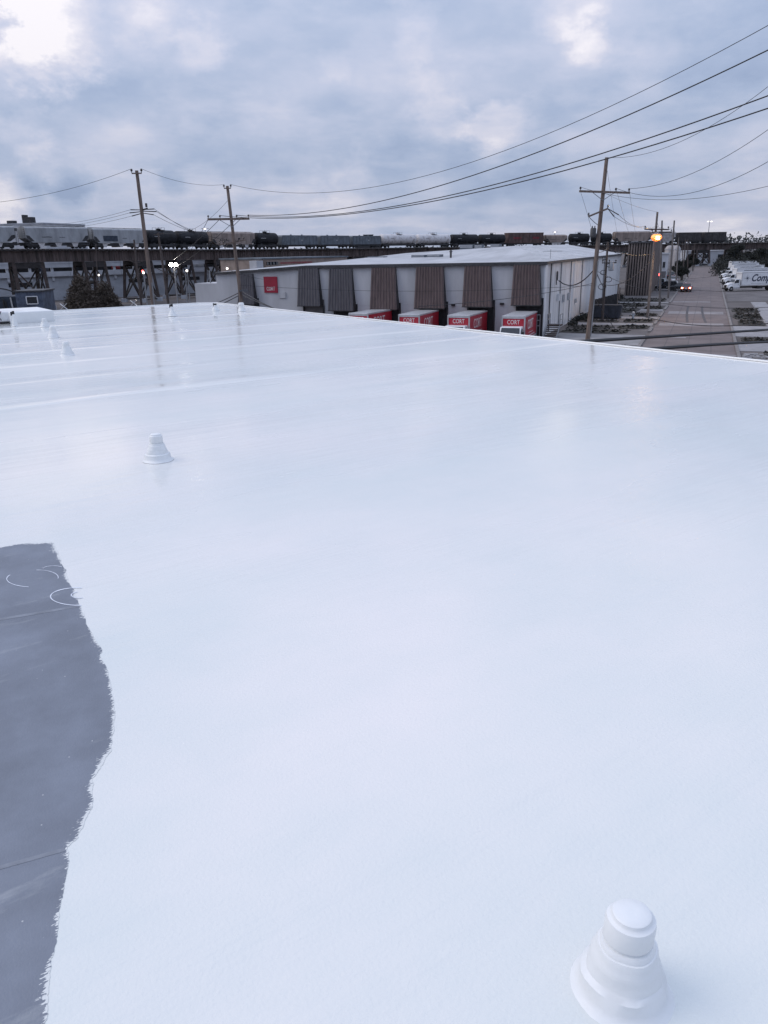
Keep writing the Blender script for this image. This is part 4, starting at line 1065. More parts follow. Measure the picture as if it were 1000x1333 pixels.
# ------------------------------------------------------------------ buildings beyond
def garage():
    A = onY(-60, 350, 186); B = onY(330, 350, 236); A.z = B.z = 0
    d = (B - A).normalized(); Ln = (B - A).length; rz = math.atan2(d.y, d.x)
    t = thing('parking_garage', (A.x, A.y, -2.4), 'grey concrete parking garage with open dark levels behind the viaduct', 'parking garage', rz=rz)
    gz0 = 2.4                   # street level in local z
    top = gz0 + 8.2 - 1.3
    MB().box((Ln / 2, 14, gz0 / 2 + 2.0), (Ln, 26, gz0 + 4.0)).build('lower_wall', 'concrete', t)
    lv0 = gz0 + 3.2
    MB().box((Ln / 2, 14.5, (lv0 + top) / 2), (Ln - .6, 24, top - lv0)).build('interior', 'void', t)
    for i, (z0, z1) in enumerate(((gz0 + 1.2 + 2.1, gz0 + 4.5), (gz0 + 5.4, gz0 + 6.4), (top - .7, top + .3))):
        for j in range(6):
            x0, x1 = Ln * j / 6, Ln * (j + 1) / 6
            MB().box(((x0 + x1) / 2, .6, (z0 + z1) / 2), (x1 - x0 - .08, .5, z1 - z0)).build('parapet_panel', 'concrete_lite', t)
    for j in range(15):
        MB().box((Ln * (j + .2) / 15, .85, (gz0 + top) / 2 + 1.2), (.55, .5, top - gz0 - 2.2)).build('column', 'concrete_lite', t)
    for j in range(4):
        MB().box((Ln * (.18 + .19 * j), .95, gz0 + 1.6), (Ln * .07, .1, .9)).build('vent_slot', 'void', t)
    for j in range(8): MB().box((Ln * (j + .5) / 8, .96, gz0 / 2 + 1.2), (.1, .06, gz0 + 2.0)).build('panel_joint', 'concrete_lite', t)
    rg = random.Random(2)
    for j in range(9):
        x = Ln * rg.uniform(.03, .95); MB().box((x, 2.2, gz0 + 4.95), (2.2, 1.0, .9)).build('car_shape', rg.choice(('red_car', 'blue_car', 'silver_car', 'black_car')), t, bevel=.2)
garage()
def far_block():
    A = onY(-120, 300, 300); B = onY(57, 300, 285); A.z = B.z = 0; d = (B - A).normalized(); Ln = (B - A).length
    t = thing('office_block', (A.x, A.y, 0), 'pale flat roofed block with rooftop units rising behind the hopper cars', 'building', rz=math.atan2(d.y, d.x))
    z = onY(30, 292.5, 290).z
    MB().box((Ln / 2, 12, z / 2), (Ln, 24, z)).build('wall', 'concrete_lite', t)
    MB().box((Ln / 2, 12, z + .2), (Ln + .3, 24.3, .4)).build('roof_edge', 'concrete', t)
    for j in range(6): MB().box((Ln * (j + .5) / 6, -.02, z - 1.6), (Ln / 8, .1, .9)).build('window', 'glass', t)
    for f, wd, h in ((.55, 5, 1.4), (.70, 2.4, 1.2), (.83, 3.2, 2.2), (.80, .8, 3.0)):
        MB().box((Ln * f, 6, z + .4 + h / 2), (wd, 2.5, h)).build('rooftop_unit', 'grime', t, bevel=.1)
far_block()
def tan_block():
    A = onY(341, 345, 150); B = onY(452, 340, 168); A.z = B.z = 0; d = (B - A).normalized(); Ln = (B - A).length
    t = thing('brick_shop', (A.x, A.y, gz(A.x, A.y)), 'low tan brick building with dark ribbon window behind the warehouse', 'building', rz=math.atan2(d.y, d.x))
    z = 8.2 - (329 - 338) * -1 * 150 / 1065 - gz(A.x, A.y)
    MB().box((Ln / 2, 6, z / 2), (Ln, 12, z)).build('wall', 'tan_brick', t)
    MB().box((Ln / 2, 6, z + .12), (Ln + .4, 12.4, .26)).build('coping', 'gondola', t)
    wn = MB().box((Ln * .11, -.03, z - .75), (Ln * .12, .12, .55)).build('ribbon_window', 'glass', t)
    for j in range(4): MB().box((Ln * (.06 + .033 * j), -.1, z - .75), (.08, .05, .55)).build('mullion', 'trim_grey', wn)
    MB().box((-.9, .5, z / 2), (1.6, 2, z - .4)).build('stair_tower', 'concrete_lite', t)
    for x in (Ln * .02,): MB().box((x, -.1, z / 2), (.5, .3, z)).build('pier', 'wood_pole', t)
    marks('sign_lettering', t, Ln * .38, -.03, z - .75, (1, 0, 0), ((0, Ln * .36, .4),), 'red_sign', 12)
tan_block()
def blue_shed():
    D = 96; A = onY(-45, 400, D); B = onY(57, 400, D + 1); A.z = B.z = 0
    d = (B - A).normalized(); Ln = (B - A).length
    t = thing('blue_shed', (A.x, A.y, gz(A.x, A.y)), 'weathered blue metal shed with one small white framed window', 'shed', rz=math.atan2(d.y, d.x))
    g0 = -gz(A.x, A.y); z = onY(40, 380.5, D).z + g0; xs = Ln * .66
    MB().box((xs + (Ln - xs) / 2, 2.5, z / 2), (Ln - xs, 5, z)).build('wall', 'blue_shed', t)
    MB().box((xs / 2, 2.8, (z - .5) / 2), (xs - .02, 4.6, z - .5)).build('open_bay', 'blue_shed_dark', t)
    MB().box((xs + (Ln - xs) / 2, 2.5, z + .09), (Ln - xs + .3, 5.4, .16)).build('roof', 'fascia', t)
    for j in range(7): MB().cyl((xs * (.25 + .11 * j), .4, 0), (xs * (.25 + .11 * j) + .3 * math.sin(j * 2), .3, z - .6 - .2 * (j % 3)), .09, n=6).build('pipe', 'trim_grey' if j % 3 == 0 else 'chassis', t)
    for j in range(9): MB().box((xs + .2 + (Ln - xs - .4) * j / 8, -.02, z / 2), (.05, .06, z - .1)).build('panel_seam', 'blue_shed', t)
    l0 = onY(31.5, 386.5, D); l1 = onY(47, 396, D); wv = lambda p: (p - A).dot(d)
    x0, x1, z1, z0 = wv(l0), wv(l1), l0.z + g0, l1.z + g0
    wn = MB().box(((x0 + x1) / 2, -.07, (z0 + z1) / 2), (x1 - x0 - .1, .06, z1 - z0 - .1)).build('window', 'glass', t)
    for a, b in (((x0, z0), (x1, z0)), ((x0, z1), (x1, z1)), ((x0, z0), (x0, z1)), ((x1, z0), (x1, z1))): MB().beam((a[0], -.11, a[1]), (b[0], -.11, b[1]), .09, .09).build('frame', 'white_paint', wn)
    # arched canopy top at the left
    m = MB(); k = 12; cx = xs * .62
    for j in range(k):
        a0, a1 = math.pi * j / k, math.pi * (j + 1) / k
        m.beam((cx + 2.4 * math.cos(a0), .2, z - .5 + 1.0 * math.sin(a0)), (cx + 2.4 * math.cos(a1), .2, z - .5 + 1.0 * math.sin(a1)), .14)
    m.build('hoop', 'chassis', t)
blue_shed()
def brown_building():
    D = 138; A = onY(812, 386, D); B = onY(841, 386, D); A.z = B.z = 0
    d = Vector((1, 0, 0)); Ln = B.x - A.x; z = onY(826, 316.5, D).z
    t = thing('ribbed_building', (A.x, A.y, 0), 'tall narrow brown building face of vertical metal ribs past the warehouse', 'building', rz=WRZ)
    MB().box((Ln / 2, 14, z / 2), (Ln - .1, 27, z - .1)).build('wall', 'brown_gap', t)
    k = 9
    for j in range(k): MB().box((Ln * (j + .5) / k, .32, z / 2), (Ln / k * .55, .3, z - .06)).build('rib', 'brown_panel', t)
    for j in range(24): MB().box((Ln + .02, 1.0 + j * 1.1, z / 2), (.25, .6, z - .06)).build('rib', 'brown_panel', t)
    MB().box((Ln / 2, 14, z + .08), (Ln + .3, 28, .2)).build('roof_edge', 'fascia', t)
brown_building()
def white_sheds():
    for i, (x0, x1, yt, D, lb, m) in enumerate(((842, 868, 331, 188, 'white plastered building beyond the parked cars', 'wall_white'), (866, 884, 338, 240, 'small grey building further along the street behind the poles', 'concrete_lite'), (890, 946, 327, 352, 'pale wide block showing through the far trestle bracing', 'concrete_lite'))):
        A = onY(x0, 360, D); B = onY(x1, 360, D); z = onY((x0 + x1) / 2, yt, D).z
        t = thing('white_building', (A.x, A.y, 0), lb, 'building')
        W = B.x - A.x
        MB().box((W / 2, 8, z / 2), (W, 16, z)).build('wall', m, t)
        MB().box((W / 2, 8, z + .15), (W + .5, 16.5, .3)).build('roof', 'trim_grey', t)
        for j in range(3):
            w_ = MB().box((W * (.2 + .3 * j), -.04, z * .62), (W * .12, .1, 1.3)).build('window', 'glass', t); MB().box((W * (.2 + .3 * j), -.1, z * .62 - .75), (W * .15, .14, .12)).build('sill', 'trim_grey', w_)
        MB().box((W * .78, -.05, 1.2), (1.4, .12, 2.4)).build('door', 'dock_door', t)
    for px, r in ((868.5, 1.3), (873, 1.1), (877.5, 1.2)):        # storage silos behind
        p = onz(px, 357, 0); t = thing('silo', (p.x, p.y, 0), 'pale upright storage silo under the viaduct', 'silo', 'silos under the viaduct')
        MB().lathe((0, 0, 0), [(r, 0), (r, 7.2), (r * .6, 7.9), (.3, 8.1)], 14).build('drum', 'car_pale', t, smooth=True)
        MB().lathe((0, 0, 0), [(r + .06, 6.9), (r + .06, 7.1)], 14).build('band', 'trim_grey', t)
white_sheds()

# ------------------------------------------------------------------ vegetation
def leaf_mesh(name, lobes, n, size, m, seed, flat=1.0):
    rg = random.Random(seed); vs = []; fs = []
    tw = sum(a[3] * a[4] * a[5] for a in lobes)
    for (cx, cy, cz, rx, ry, rz_) in lobes:
        k = int(n * rx * ry * rz_ / tw) + 1
        for _ in range(k):
            d = Vector((rg.gauss(0, 1), rg.gauss(0, 1), rg.gauss(0, 1))).normalized(); rr = (rg.random() ** .33) * (1 + .22 * noise.noise(d * 2.3 + Vector((cx, cy, cz))))
            rr *= .72 + .36 * (noise.noise(d * 4 + Vector((cz, cx, 7))) + .5)
            p = Vector((cx + d.x * rx * rr, cy + d.y * ry * rr, cz + d.z * rz_ * rr))
            a = Vector((rg.gauss(0, 1), rg.gauss(0, 1), rg.gauss(0, flat))).normalized(); b = a.orthogonal().normalized(); b = (Matrix.Rotation(rg.uniform(0, 6.28), 3, a) @ b)
            s = size * rg.uniform(.6, 1.4); k0 = len(vs)
            vs += [p - a * s, p + b * s * .5, p + a * s, p - b * s * .5]; fs.append((k0, k0 + 1, k0 + 2, k0 + 3))
    me = bpy.data.meshes.new(name); me.from_pydata([tuple(v) for v in vs], [], fs); me.update(); me.materials.append(MAT[m]); return me
def trunk(t, h, r, seed, limbs=5, spread=1.5):
    rg = random.Random(seed); m = MB(); m.cyl((0, 0, -.3), (rg.uniform(-.2, .2), rg.uniform(-.2, .2), h), r, r * .55, n=9)
    for i in range(limbs):
        a = 6.28 * i / limbs + rg.uniform(-.4, .4); z = h * rg.uniform(.55, .95)
        m.cyl((0, 0, z), (math.cos(a) * spread, math.sin(a) * spread, z + spread * rg.uniform(.5, 1.1)), r * .45, r * .15, n=6)
    return m.build('trunk', 'bark', t)
def crown(t, me): o = bpy.data.objects.new('crown', me); col.objects.link(o); o.parent = t; return o
def cedar(px, D, ytop, halfw, label, seed):
    p = onY(px, 400, D); g0 = gz(p.x, p.y); zt = onY(px, ytop, D).z - g0; R = halfw * D / 1065
    t = thing('cedar_bush', (p.x, p.y, g0), label, 'tree', 'evergreens in front of the viaduct')
    trunk(t, zt * .75, .2, seed, 7, R * .4)
    rg = random.Random(seed); lob = []
    for i in range(26):
        f = (i + .5) / 26; rr = R * (1.0 - .72 * f ** 1.8); a = i * 2.4
        lob.append((math.cos(a) * rr * .55, math.sin(a) * rr * .55, .3 + f * zt * .86, rr * .68, rr * .68, zt * .15))
    lob.append((0, 0, zt * .93, R * .14, R * .14, zt * .1))
    crown(t, leaf_mesh('crown', lob, 26000, .12, 'leaf_cedar', seed))
cedar(109, 100, 357, 26, 'taller brownish evergreen in front of the viaduct towers', 21)
cedar(138, 102, 366, 23, 'lower brownish evergreen leaning beside the taller one', 22)
def big_trees():
    base = []
    for k in range(3):
        rg = random.Random(40 + k); lob = []
        for i in range(17):
            a = rg.uniform(0, 6.28); rr = rg.uniform(.5, 3.6); z = rg.uniform(3.2, 8.2); q = rg.uniform(1.3, 2.3) * (1.15 - .07 * abs(z - 5.5))
            lob.append((math.cos(a) * rr, math.sin(a) * rr, z, q, q, q * .8))
        base.append(leaf_mesh('crown', lob, 17000, .20, 'leaf_dark', 60 + k))
    spots = [(958, 316, 302, 1.35), (975, 300, 310, 1.25), (990, 285, 306, 1.2), (1003, 262, 312, 1.15), (968, 262, 322, .85), (984, 240, 322, .9), (1002, 226, 322, .95), (952, 285, 326, .75), (1022, 240, 306, 1.3), (1042, 262, 304, 1.3), (1068, 240, 304, 1.2), (1020, 210, 318, 1.0), (940, 300, 335, .55),
             (895, 262, 339, .55), (905, 300, 334, .6), (884, 232, 345, .5), (899, 330, 328, .7), (889, 195, 352, .45)]
    rg = random.Random(9)
    for i, (px, D, yt, sc_) in enumerate(spots):
        p = onY(px, 340, D); zt = onY(px, yt + (13 if px > 935 else 0), D).z; s = max(.42, zt / 9.6)
        right = px > 935
        t = thing('broadleaf_tree', (p.x, p.y, 0), 'dark broadleaf tree in the dense clump behind the white trucks' if right else 'small dark tree among the poles along the street', 'tree', 'trees behind the white trucks' if right else 'small trees along the street', rz=rg.uniform(0, 6))
        t.scale = (s * rg.uniform(.95, 1.2), s, s * rg.uniform(.92, 1.0))
        trunk(t, 4.2, .3, i, 6, 2.2); crown(t, base[i % 3])
    # undergrowth under the clump
    rg = random.Random(77); lob = []
    for i in range(60):
        px = rg.uniform(936, 1060); D = rg.uniform(215, 300); p = onY(px, 340, D)
        lob.append((p.x, p.y, rg.uniform(.8, 2.4), rg.uniform(1.8, 3.2), rg.uniform(1.5, 2.5), rg.uniform(1.2, 2.6)))
    o = bpy.data.objects.new('undergrowth', leaf_mesh('undergrowth', lob, 16000, .26, 'leaf_dark', 5)); col.objects.link(o); tag(o, 'dense dark undergrowth beneath the tree clump', kind='stuff')
big_trees()
def far_trees():
    rg = random.Random(8); lob = []
    for i in range(260):
        px = rg.uniform(-260, 1400); D = rg.uniform(840, 1000); p = onY(px, 320, D); h = (rg.uniform(7, 10.5) if px > 900 else rg.uniform(5, 7))
        lob.append((p.x, p.y, h * .9, rg.uniform(10, 17), 8, h))
    o = bpy.data.objects.new('far_treeline', leaf_mesh('far_treeline', lob, 30000, 1.5, 'leaf_far', 5)); col.objects.link(o); tag(o, 'hazy line of trees along the horizon', kind='stuff')
far_trees()
# weeds along the warehouse side
def weeds():
    lob = []; rg = random.Random(4)
    for i in range(26):
        s = rg.uniform(10, 64); p = WC + WB * s + SN * rg.uniform(.5, 1.6); lob.append((p.x, p.y, .25, .5, .5, rg.uniform(.3, .7)))
    o = bpy.data.objects.new('weeds', leaf_mesh('weeds', lob, 5000, .09, 'leaf_dark', 6)); col.objects.link(o); tag(o, 'dark weeds growing along the warehouse side wall', kind='stuff')
weeds()

# ------------------------------------------------------------------ poles
def pole_axis(bx, by, tx, ty, D):
    b = onY(bx, by, D); tp = onY(tx, ty, D)
    g0 = gz(b.x, b.y); k = (g0 - tp.z) / (b.z - tp.z); return tp + (b - tp) * k, tp
def pole(bx, by, tx, ty, D, r, label, m='wood_pole', group='wooden utility poles', name='utility_pole'):
    b, tp = pole_axis(bx, by, tx, ty, D)
    t = thing(name, b, label, 'utility pole', group)
    MB().cyl(b - Vector((0, 0, .3)), tp, r, r * .68, n=12).build('shaft', m, t, world=True, smooth=True)
    return t, b, tp
def arm(t, b, tp, frac, off0, off1, m='wood_pole', dz=0.0, dy=.18, ins=(), th=.13, braces=True, tilt=0.0):
    c = b.lerp(tp, frac) - Vector((0, dy, 0)); p = c + Vector((off0, 0, -tilt)); q = c + Vector((off1, 0, tilt + dz))
    a = MB().beam(p, q, th, th * 1.15).build('crossarm', m, t, world=True)
    if braces:
        for o in (off0 * .5, off1 * .5): MB().beam(c + Vector((o, -.02, -.05)), b.lerp(tp, frac - .05) - Vector((0, dy, 0)), .04, .05).build('brace', 'galv', t, world=True)
    tips = []
    for f in ins:
        w_ = p.lerp(q, f); 
        MB().lathe(w_ + Vector((0, 0, th * .5)), [(.03, 0), (.03, .1), (.08, .12), (.1, .17), (.07, .2), (.09, .24), (.05, .29)], 8).build('insulator', 'insulator', t, world=True); tips.append(w_ + Vector((0, 0, .33)))
    return p, q, tips
def proj(P):
    v = P - C0; k = v.dot(Fw); return 500 + FPX * v.dot(Rt) / k, 666.5 - FPX * v.dot(Up) / k
def off_for(b, tp, frac, px):        # metres sideways so that an arm end falls on a pixel column
    c = b.lerp(tp, frac); x, y = proj(c); return (px - x) * c.y / 1065

T1, b1, t1 = pole(200, 398, 178, 222, 66, .19, 'leaning wooden pole left of the floodlight with short side arms')
P1 = {}
_, _, tips = arm(T1, b1, t1, .985, -.35, .42, dy=.2, ins=(0, 1), th=.08, braces=False); P1['tl'], P1['tr'] = tips
f = .80; cc = b1.lerp(t1, f)
m = MB(); m.beam(cc, cc + Vector((.55, -.25, .12)), .1); m.build('bracket', 'steel_dark', T1, world=True)
for k, (dx, dz) in enumerate(((-.85, .05), (-.95, -.18), (-.8, -.42), (1.05, .08), (1.2, -.12), (.95, -.35))):
    e = cc + Vector((dx, -.1, dz)); MB().cyl(cc + Vector((.1 * math.copysign(1, dx), -.05, dz * .6)), e, .035, .045, n=6).build('strain_insulator', 'insulator', T1, world=True); P1['s%d' % k] = e
MB().box(cc + Vector((.5, -.3, .35)), (.14, .14, .3)).build('arrester', 'insulator', T1, world=True)
MB().cyl(b1.lerp(t1, .0), b1.lerp(t1, .42) + Vector((.16, -.16, 0)), .055, n=6).build('riser_pipe', 'galv', T1, world=True)
T2, b2, t2 = pole(315, 398, 296, 242, 80, .20, 'leaning wooden pole with wide crossarm in front of the red wall sign')
P2 = {}
_, _, tips = arm(T2, b2, t2, .985, -.3, .35, dy=.2, ins=(0, 1), th=.08, braces=False); P2['tl'], P2['tr'] = tips
fr = .80
_, _, tips = arm(T2, b2, t2, fr, off_for(b2, t2, fr, 271), off_for(b2, t2, fr, 325), ins=(.02, .30, .70, .98), th=.17); P2['a'] = tips
fr = .655
_, _, tips = arm(T2, b2, t2, fr, off_for(b2, t2, fr, 285), off_for(b2, t2, fr, 320), ins=(.04, .2, .75, .95), th=.10, tilt=.22, braces=False); P2['b'] = tips
for k, (dx, dz) in enumerate(((-1.3, .25), (-.7, .3), (-.9, -.45), (.6, .35), (.9, -.25))):
    cc = b2.lerp(t2, fr); mm = MB(); mm.cyl(cc + Vector((dx, -.2, dz)), cc + Vector((dx * .55, -.3, dz * .2)), .03, n=6); mm.lathe(cc + Vector((dx, -.2, dz - .1)), [(.03, 0), (.09, .05), (.05, .1), (.09, .15), (.03, .2)], 8); mm.build('cutout', 'insulator', T2, world=True)
T3, b3, t3 = pole(765, 442, 790, 205, 72.6, .23, 'tall wooden pole with crossarms and a small dark transformer near the warehouse corner')
P3 = {}
fr = (246 - 442) / (205. - 442)
_, _, tips = arm(T3, b3, t3, fr, off_for(b3, t3, fr, 754), off_for(b3, t3, fr, 819), ins=(.02, .72, .98), th=.15, dz=-.2); P3['a'] = tips
fr = .715
c3 = b3.lerp(t3, fr)
p_, q_ = c3 + Vector((-1.15, -.3, -.35)), c3 + Vector((.55, -.1, .28))
MB().beam(p_, q_, .13, .14).build('side_arm', 'wood_pole', T3, world=True)
for e in (p_, q_): MB().lathe(e + Vector((0, 0, .06)), [(.03, 0), (.08, .1), (.05, .15), (.08, .2), (.03, .26)], 8).build('insulator', 'insulator', T3, world=True)
P3['sl'], P3['sr'] = p_, q_
for k, e in enumerate((Vector((1.35, -.1, -.25)), Vector((.95, -.1, -.38)))): MB().cyl(q_, c3 + e + Vector((.2, 0, 0)), .035, .05, n=6).build('strain_insulator', 'insulator', T3, world=True); P3['e%d' % k] = c3 + e + Vector((.2, 0, 0))
fr = .605; c = b3.lerp(t3, fr) + Vector((-.55, -.15, 0))
tr = MB().lathe(c + Vector((0, 0, -.38)), [(.2, 0), (.26, .05), (.26, .7), (.2, .78)], 14).build('transformer', 'transformer', T3, world=True, smooth=True)
for dx in (-.1, .12): MB().lathe(c + Vector((dx, 0, .38)), [(.03, 0), (.06, .06), (.04, .1), (.06, .14), (.02, .2)], 8).build('bushing', 'insulator', tr, world=True)
MB().beam(c + Vector((.1, 0, -.1)), c + Vector((.6, .1, -.1)), .06).build('hanger', 'galv', T3, world=True)
MB().cyl(b3.lerp(t3, .02) + Vector((.2, -.2, 0)), b3.lerp(t3, .45) + Vector((.15, -.2, 0)), .06, n=6).build('riser_pipe', 'galv', T3, world=True)
# equipment pole behind it
T3b, b3b, t3b = pole(784, 417, 791.5, 315, 92, .16, 'short dark service pole with grey transformer and cable loops by the side wall', 'wood_dark')
c = b3b.lerp(t3b, .68)
tr = MB().lathe(c + Vector((.55, -.1, -.35)), [(.22, 0), (.3, .05), (.3, .8), (.22, .9)], 14).build('transformer', 'transformer_grey', T3b, world=True, smooth=True)
MB().box(c + Vector((.55, -.1, .62)), (.5, .3, .1)).build('lid', 'trim_grey', tr, world=True)
_, _, tips = arm(T3b, b3b, t3b, .74, -.55, 1.1, m='wood_dark', ins=(.05, .5, .95), th=.1, braces=False)
for k in range(5):
    cc = b3b.lerp(t3b, .80 - .09 * k) + Vector((.3 if k % 2 else -.35, -.25, 0)); mm = MB()
    for j in range(10):
        a0, a1 = 6.28 * j / 10, 6.28 * (j + 1) / 10; R_ = .25 + .05 * k
        mm.cyl(cc + Vector((R_ * math.cos(a0), .05 * math.sin(a0 * 2), R_ * .7 * math.sin(a0))), cc + Vector((R_ * math.cos(a1), .05 * math.sin(a1 * 2), R_ * .7 * math.sin(a1))), .035, n=5)
    mm.build('cable_loop', 'wire', T3b, world=True)
# street poles
SP = []
for (bx, by, tx, ty, D, r, lb, m_) in ((843, 413, 856, 276, 95, .17, 'wooden street pole carrying the lit orange street lamp', 'wood_grey'), (859, 398, 862, 287, 113, .16, 'wooden street pole just past the one with the lit lamp', 'wood_grey'),
        (870, 388, 878, 287, 130, .17, 'grey wooden street pole without crossarm beside the black cars', 'wood_grey'), (880, 371, 883.6, 309, 172, .17, 'wooden street pole beside the red car', 'wood_grey'),
        (888, 366, 893, 312, 196, .17, 'leaning street pole beyond the parked cars', 'wood_dark'), (895.5, 362, 895.5, 312, 210, .17, 'upright dark street pole at the kerb beyond the red car', 'wood_dark'), (902, 353, 905, 316, 262, .17, 'small far street pole near the trestle', 'wood_dark'), (889, 350, 888.5, 315, 280, .16, 'thin far pole behind the silos', 'wood_dark')):
    SP.append(pole(bx, by, tx, ty, D, r, lb, m_))
T4, b4, t4 = SP[0]
_, _, P4a = arm(T4, b4, t4, .845, off_for(b4, t4, .845, 838.5), off_for(b4, t4, .845, 870), m='wood_dark', ins=(.02, .5, .98), th=.13, dz=-.1)
T5, b5, t5 = SP[1]
_, _, P5a = arm(T5, b5, t5, .865, off_for(b5, t5, .865, 848), off_for(b5, t5, .865, 874), m='wood_dark', ins=(.02, .98), th=.14)
# lit sodium street lamp on its bracket
def street_lamp():
    c = b4.lerp(t4, .77); e = onY(855, 306, c.y - 1.4)
    t = thing('street_lamp', c, 'glowing orange street lamp on a bracket arm', 'street lamp')
    m = MB(); m.cyl(c, c.lerp(e, .5) + Vector((0, 0, .25)), .04, n=8); m.cyl(c.lerp(e, .5) + Vector((0, 0, .25)), e + Vector((0, .2, .2)), .04, n=8); m.build('bracket', 'galv', t, world=True)
    MB().lathe(e + Vector((0, 0, .12)), [(.12, .16), (.34, .06), (.36, 0), (.3, -.02)], 16).build('hood', 'galv', t, world=True, smooth=True)
    MB().lathe(e + Vector((0, 0, -.28)), [(.05, -.42), (.42, -.30), (.62, .0), (.52, .25), (.33, .37)], 16).build('lens', 'sodium', t, world=True, smooth=True)
    MB().lathe(e + Vector((0, -.62, -.30)), [(.03, -.13), (.10, -.09), (.14, 0), (.10, .09), (.03, .12)], 12).build('bulb', 'sodium_core', t, world=True, smooth=True)
street_lamp()
# poles in front of the viaduct at the left
SL = []
for (bx, by, tx, ty, D, r, lb, m_) in ((184.5, 398, 174.5, 312, 108, .17, 'dark old pole with drooping side arms beside the leaning pole', 'wood_dark'), (219.5, 396, 206, 303, 105, .18, 'dark pole with a lamp on top in front of black tank cars', 'wood_dark'),
        (232, 396, 226, 346, 100, .12, 'short steel pole carrying the bright white floodlight', 'wood_grey'), (277, 393, 272.5, 352, 90, .11, 'thin grey post standing before the warehouse annex', 'galv'), (128.5, 398, 125, 318, 112, .09, 'thin pole behind the evergreens', 'wood_dark'), (243, 380, 241.5, 352, 150, .12, 'thin lamp post near the garage wall', 'galv')):
    SL.append(pole(bx, by, tx, ty, D, r, lb, m_, group='poles in front of the viaduct'))
tS, bS, tpS = SL[0]
for s_, (dx, dz) in enumerate(((-1.5, .55), (1.1, .35))): MB().beam(bS.lerp(tpS, .72), bS.lerp(tpS, .72) + Vector((dx, -.1, dz)), .1).build('side_arm', 'wood_dark', tS, world=True)
tS, bS, tpS = SL[1]
for s_, (dx, dz) in enumerate(((-.9, .5), (1.2, .6), (1.6, -.7))): MB().beam(bS.lerp(tpS, .56), bS.lerp(tpS, .56) + Vector((dx, -.1, dz)), .1).build('side_arm', 'wood_dark', tS, world=True)
MB().beam(tpS + Vector((-.6, 0, -.25)), tpS + Vector((.7, 0, -.1)), .1).build('crossarm', 'wood_dark', tS, world=True)
def floodlight(px, py, D, label, m, r=.25, n=1, pole_z=None, name='floodlight', post=True, col_='lamp'):
    p = onY(px, py, D); g0 = gz(p.x, p.y)
    t = thing(name, (p.x, p.y, g0 if post else p.z), label, 'lamp', 'small lamps around the yard and viaduct' if n == 1 else None)
    for k in range(n):
        q = p + Vector(((k - (n - 1) / 2) * r * 2.6, -.1, 0))
        MB().lathe(q, [(r * .5, -.05), (r, .0), (r * .9, .08), (r * .3, .12)], 12, ax='Y').build('lens', m, t, world=True)
        MB().box(q + Vector((0, r * .7, 0)), (r * 2.1, r * 1.0, r * 1.7)).build('housing', 'galv', t, world=True)
    if post: MB().cyl((p.x, p.y + r, g0), (p.x, p.y + r, p.z + r), .09, .07, n=8).build('post', 'galv', t, world=True)
    return t
floodlight(226, 344.5, 99.5, 'bright double white floodlight in front of the viaduct', 'flood', .21, 2)
floodlight(187, 355, 140, 'small white lamp between viaduct tower legs', 'smalllamp', .20)
floodlight(129, 358, 145, 'small yard lamp above the evergreens', 'smalllamp', .16)
floodlight(243.5, 352.5, 148, 'small lamp on a thin post by the garage', 'smalllamp', .2)
floodlight(296, 349.5, 150, 'small lamp glowing just above the annex roof', 'smalllamp', .2)
floodlight(186, 353, 141, 'small red signal lamp between viaduct tower legs', 'redlamp', .2)
def mast(px, ytop, D, label, zb=0.0, m='smalllamp', n=2):
    p = onY(px, ytop, D); t = thing('lamp_mast', (p.x, p.y, gz(p.x, p.y)), label, 'lamp mast', 'tall lamp masts behind the train')
    MB().cyl((p.x, p.y, gz(p.x, p.y)), p, .22, .12, n=8).build('mast', 'galv', t, world=True)
    MB().beam(p + Vector((-1.2, 0, 0)), p + Vector((1.2, 0, 0)), .14).build('lamp_bar', 'galv', t, world=True)
    for k in range(n): MB().box(p + Vector(((k - (n - 1) / 2) * 1.5, -.15, -.1)), (.6, .5, .25)).build('lamp_head', m, t, world=True)
mast(924, 288, 360, 'tall lamp mast with twin heads beyond the dark boxcars'); mast(722.5, 302, 370, 'lamp mast glowing above the short tan hopper', n=1); mast(267, 297.5, 260, 'lamp mast glowing above the tan hopper roof end', n=1); mast(208.5, 299.5, 230, 'lamp mast glowing above a black tank car', n=1)
# red signal near the parked cars
floodlight(858.5, 357.5, 150, 'small red signal light beside the street poles', 'redlamp', .22)
# railway crossing signs
def crossbuck(px, py, D, label):
    p = onY(px, py, D); g0 = gz(p.x, p.y); t = thing('crossbuck_sign', (p.x, p.y, g0), label, 'railway sign', 'railway crossing signs')
    MB().cyl((p.x, p.y + .06, g0), (p.x, p.y + .06, p.z + .3), .05, n=8).build('post', 'galv', t, world=True)
    for k in (-1, 1): MB().beam(p + Vector((-.36 * k, -.01 * k, -.3)), p + Vector((.36 * k, -.01 * k, .3)), .03, .15, up=(0, 1, 0)).build('blade', 'white_paint', t, world=True)
crossbuck(174, 394.5, 88, 'white railway crossing sign standing before the viaduct tower'); crossbuck(83, 399, 86, 'white railway crossing sign beside the blue shed')
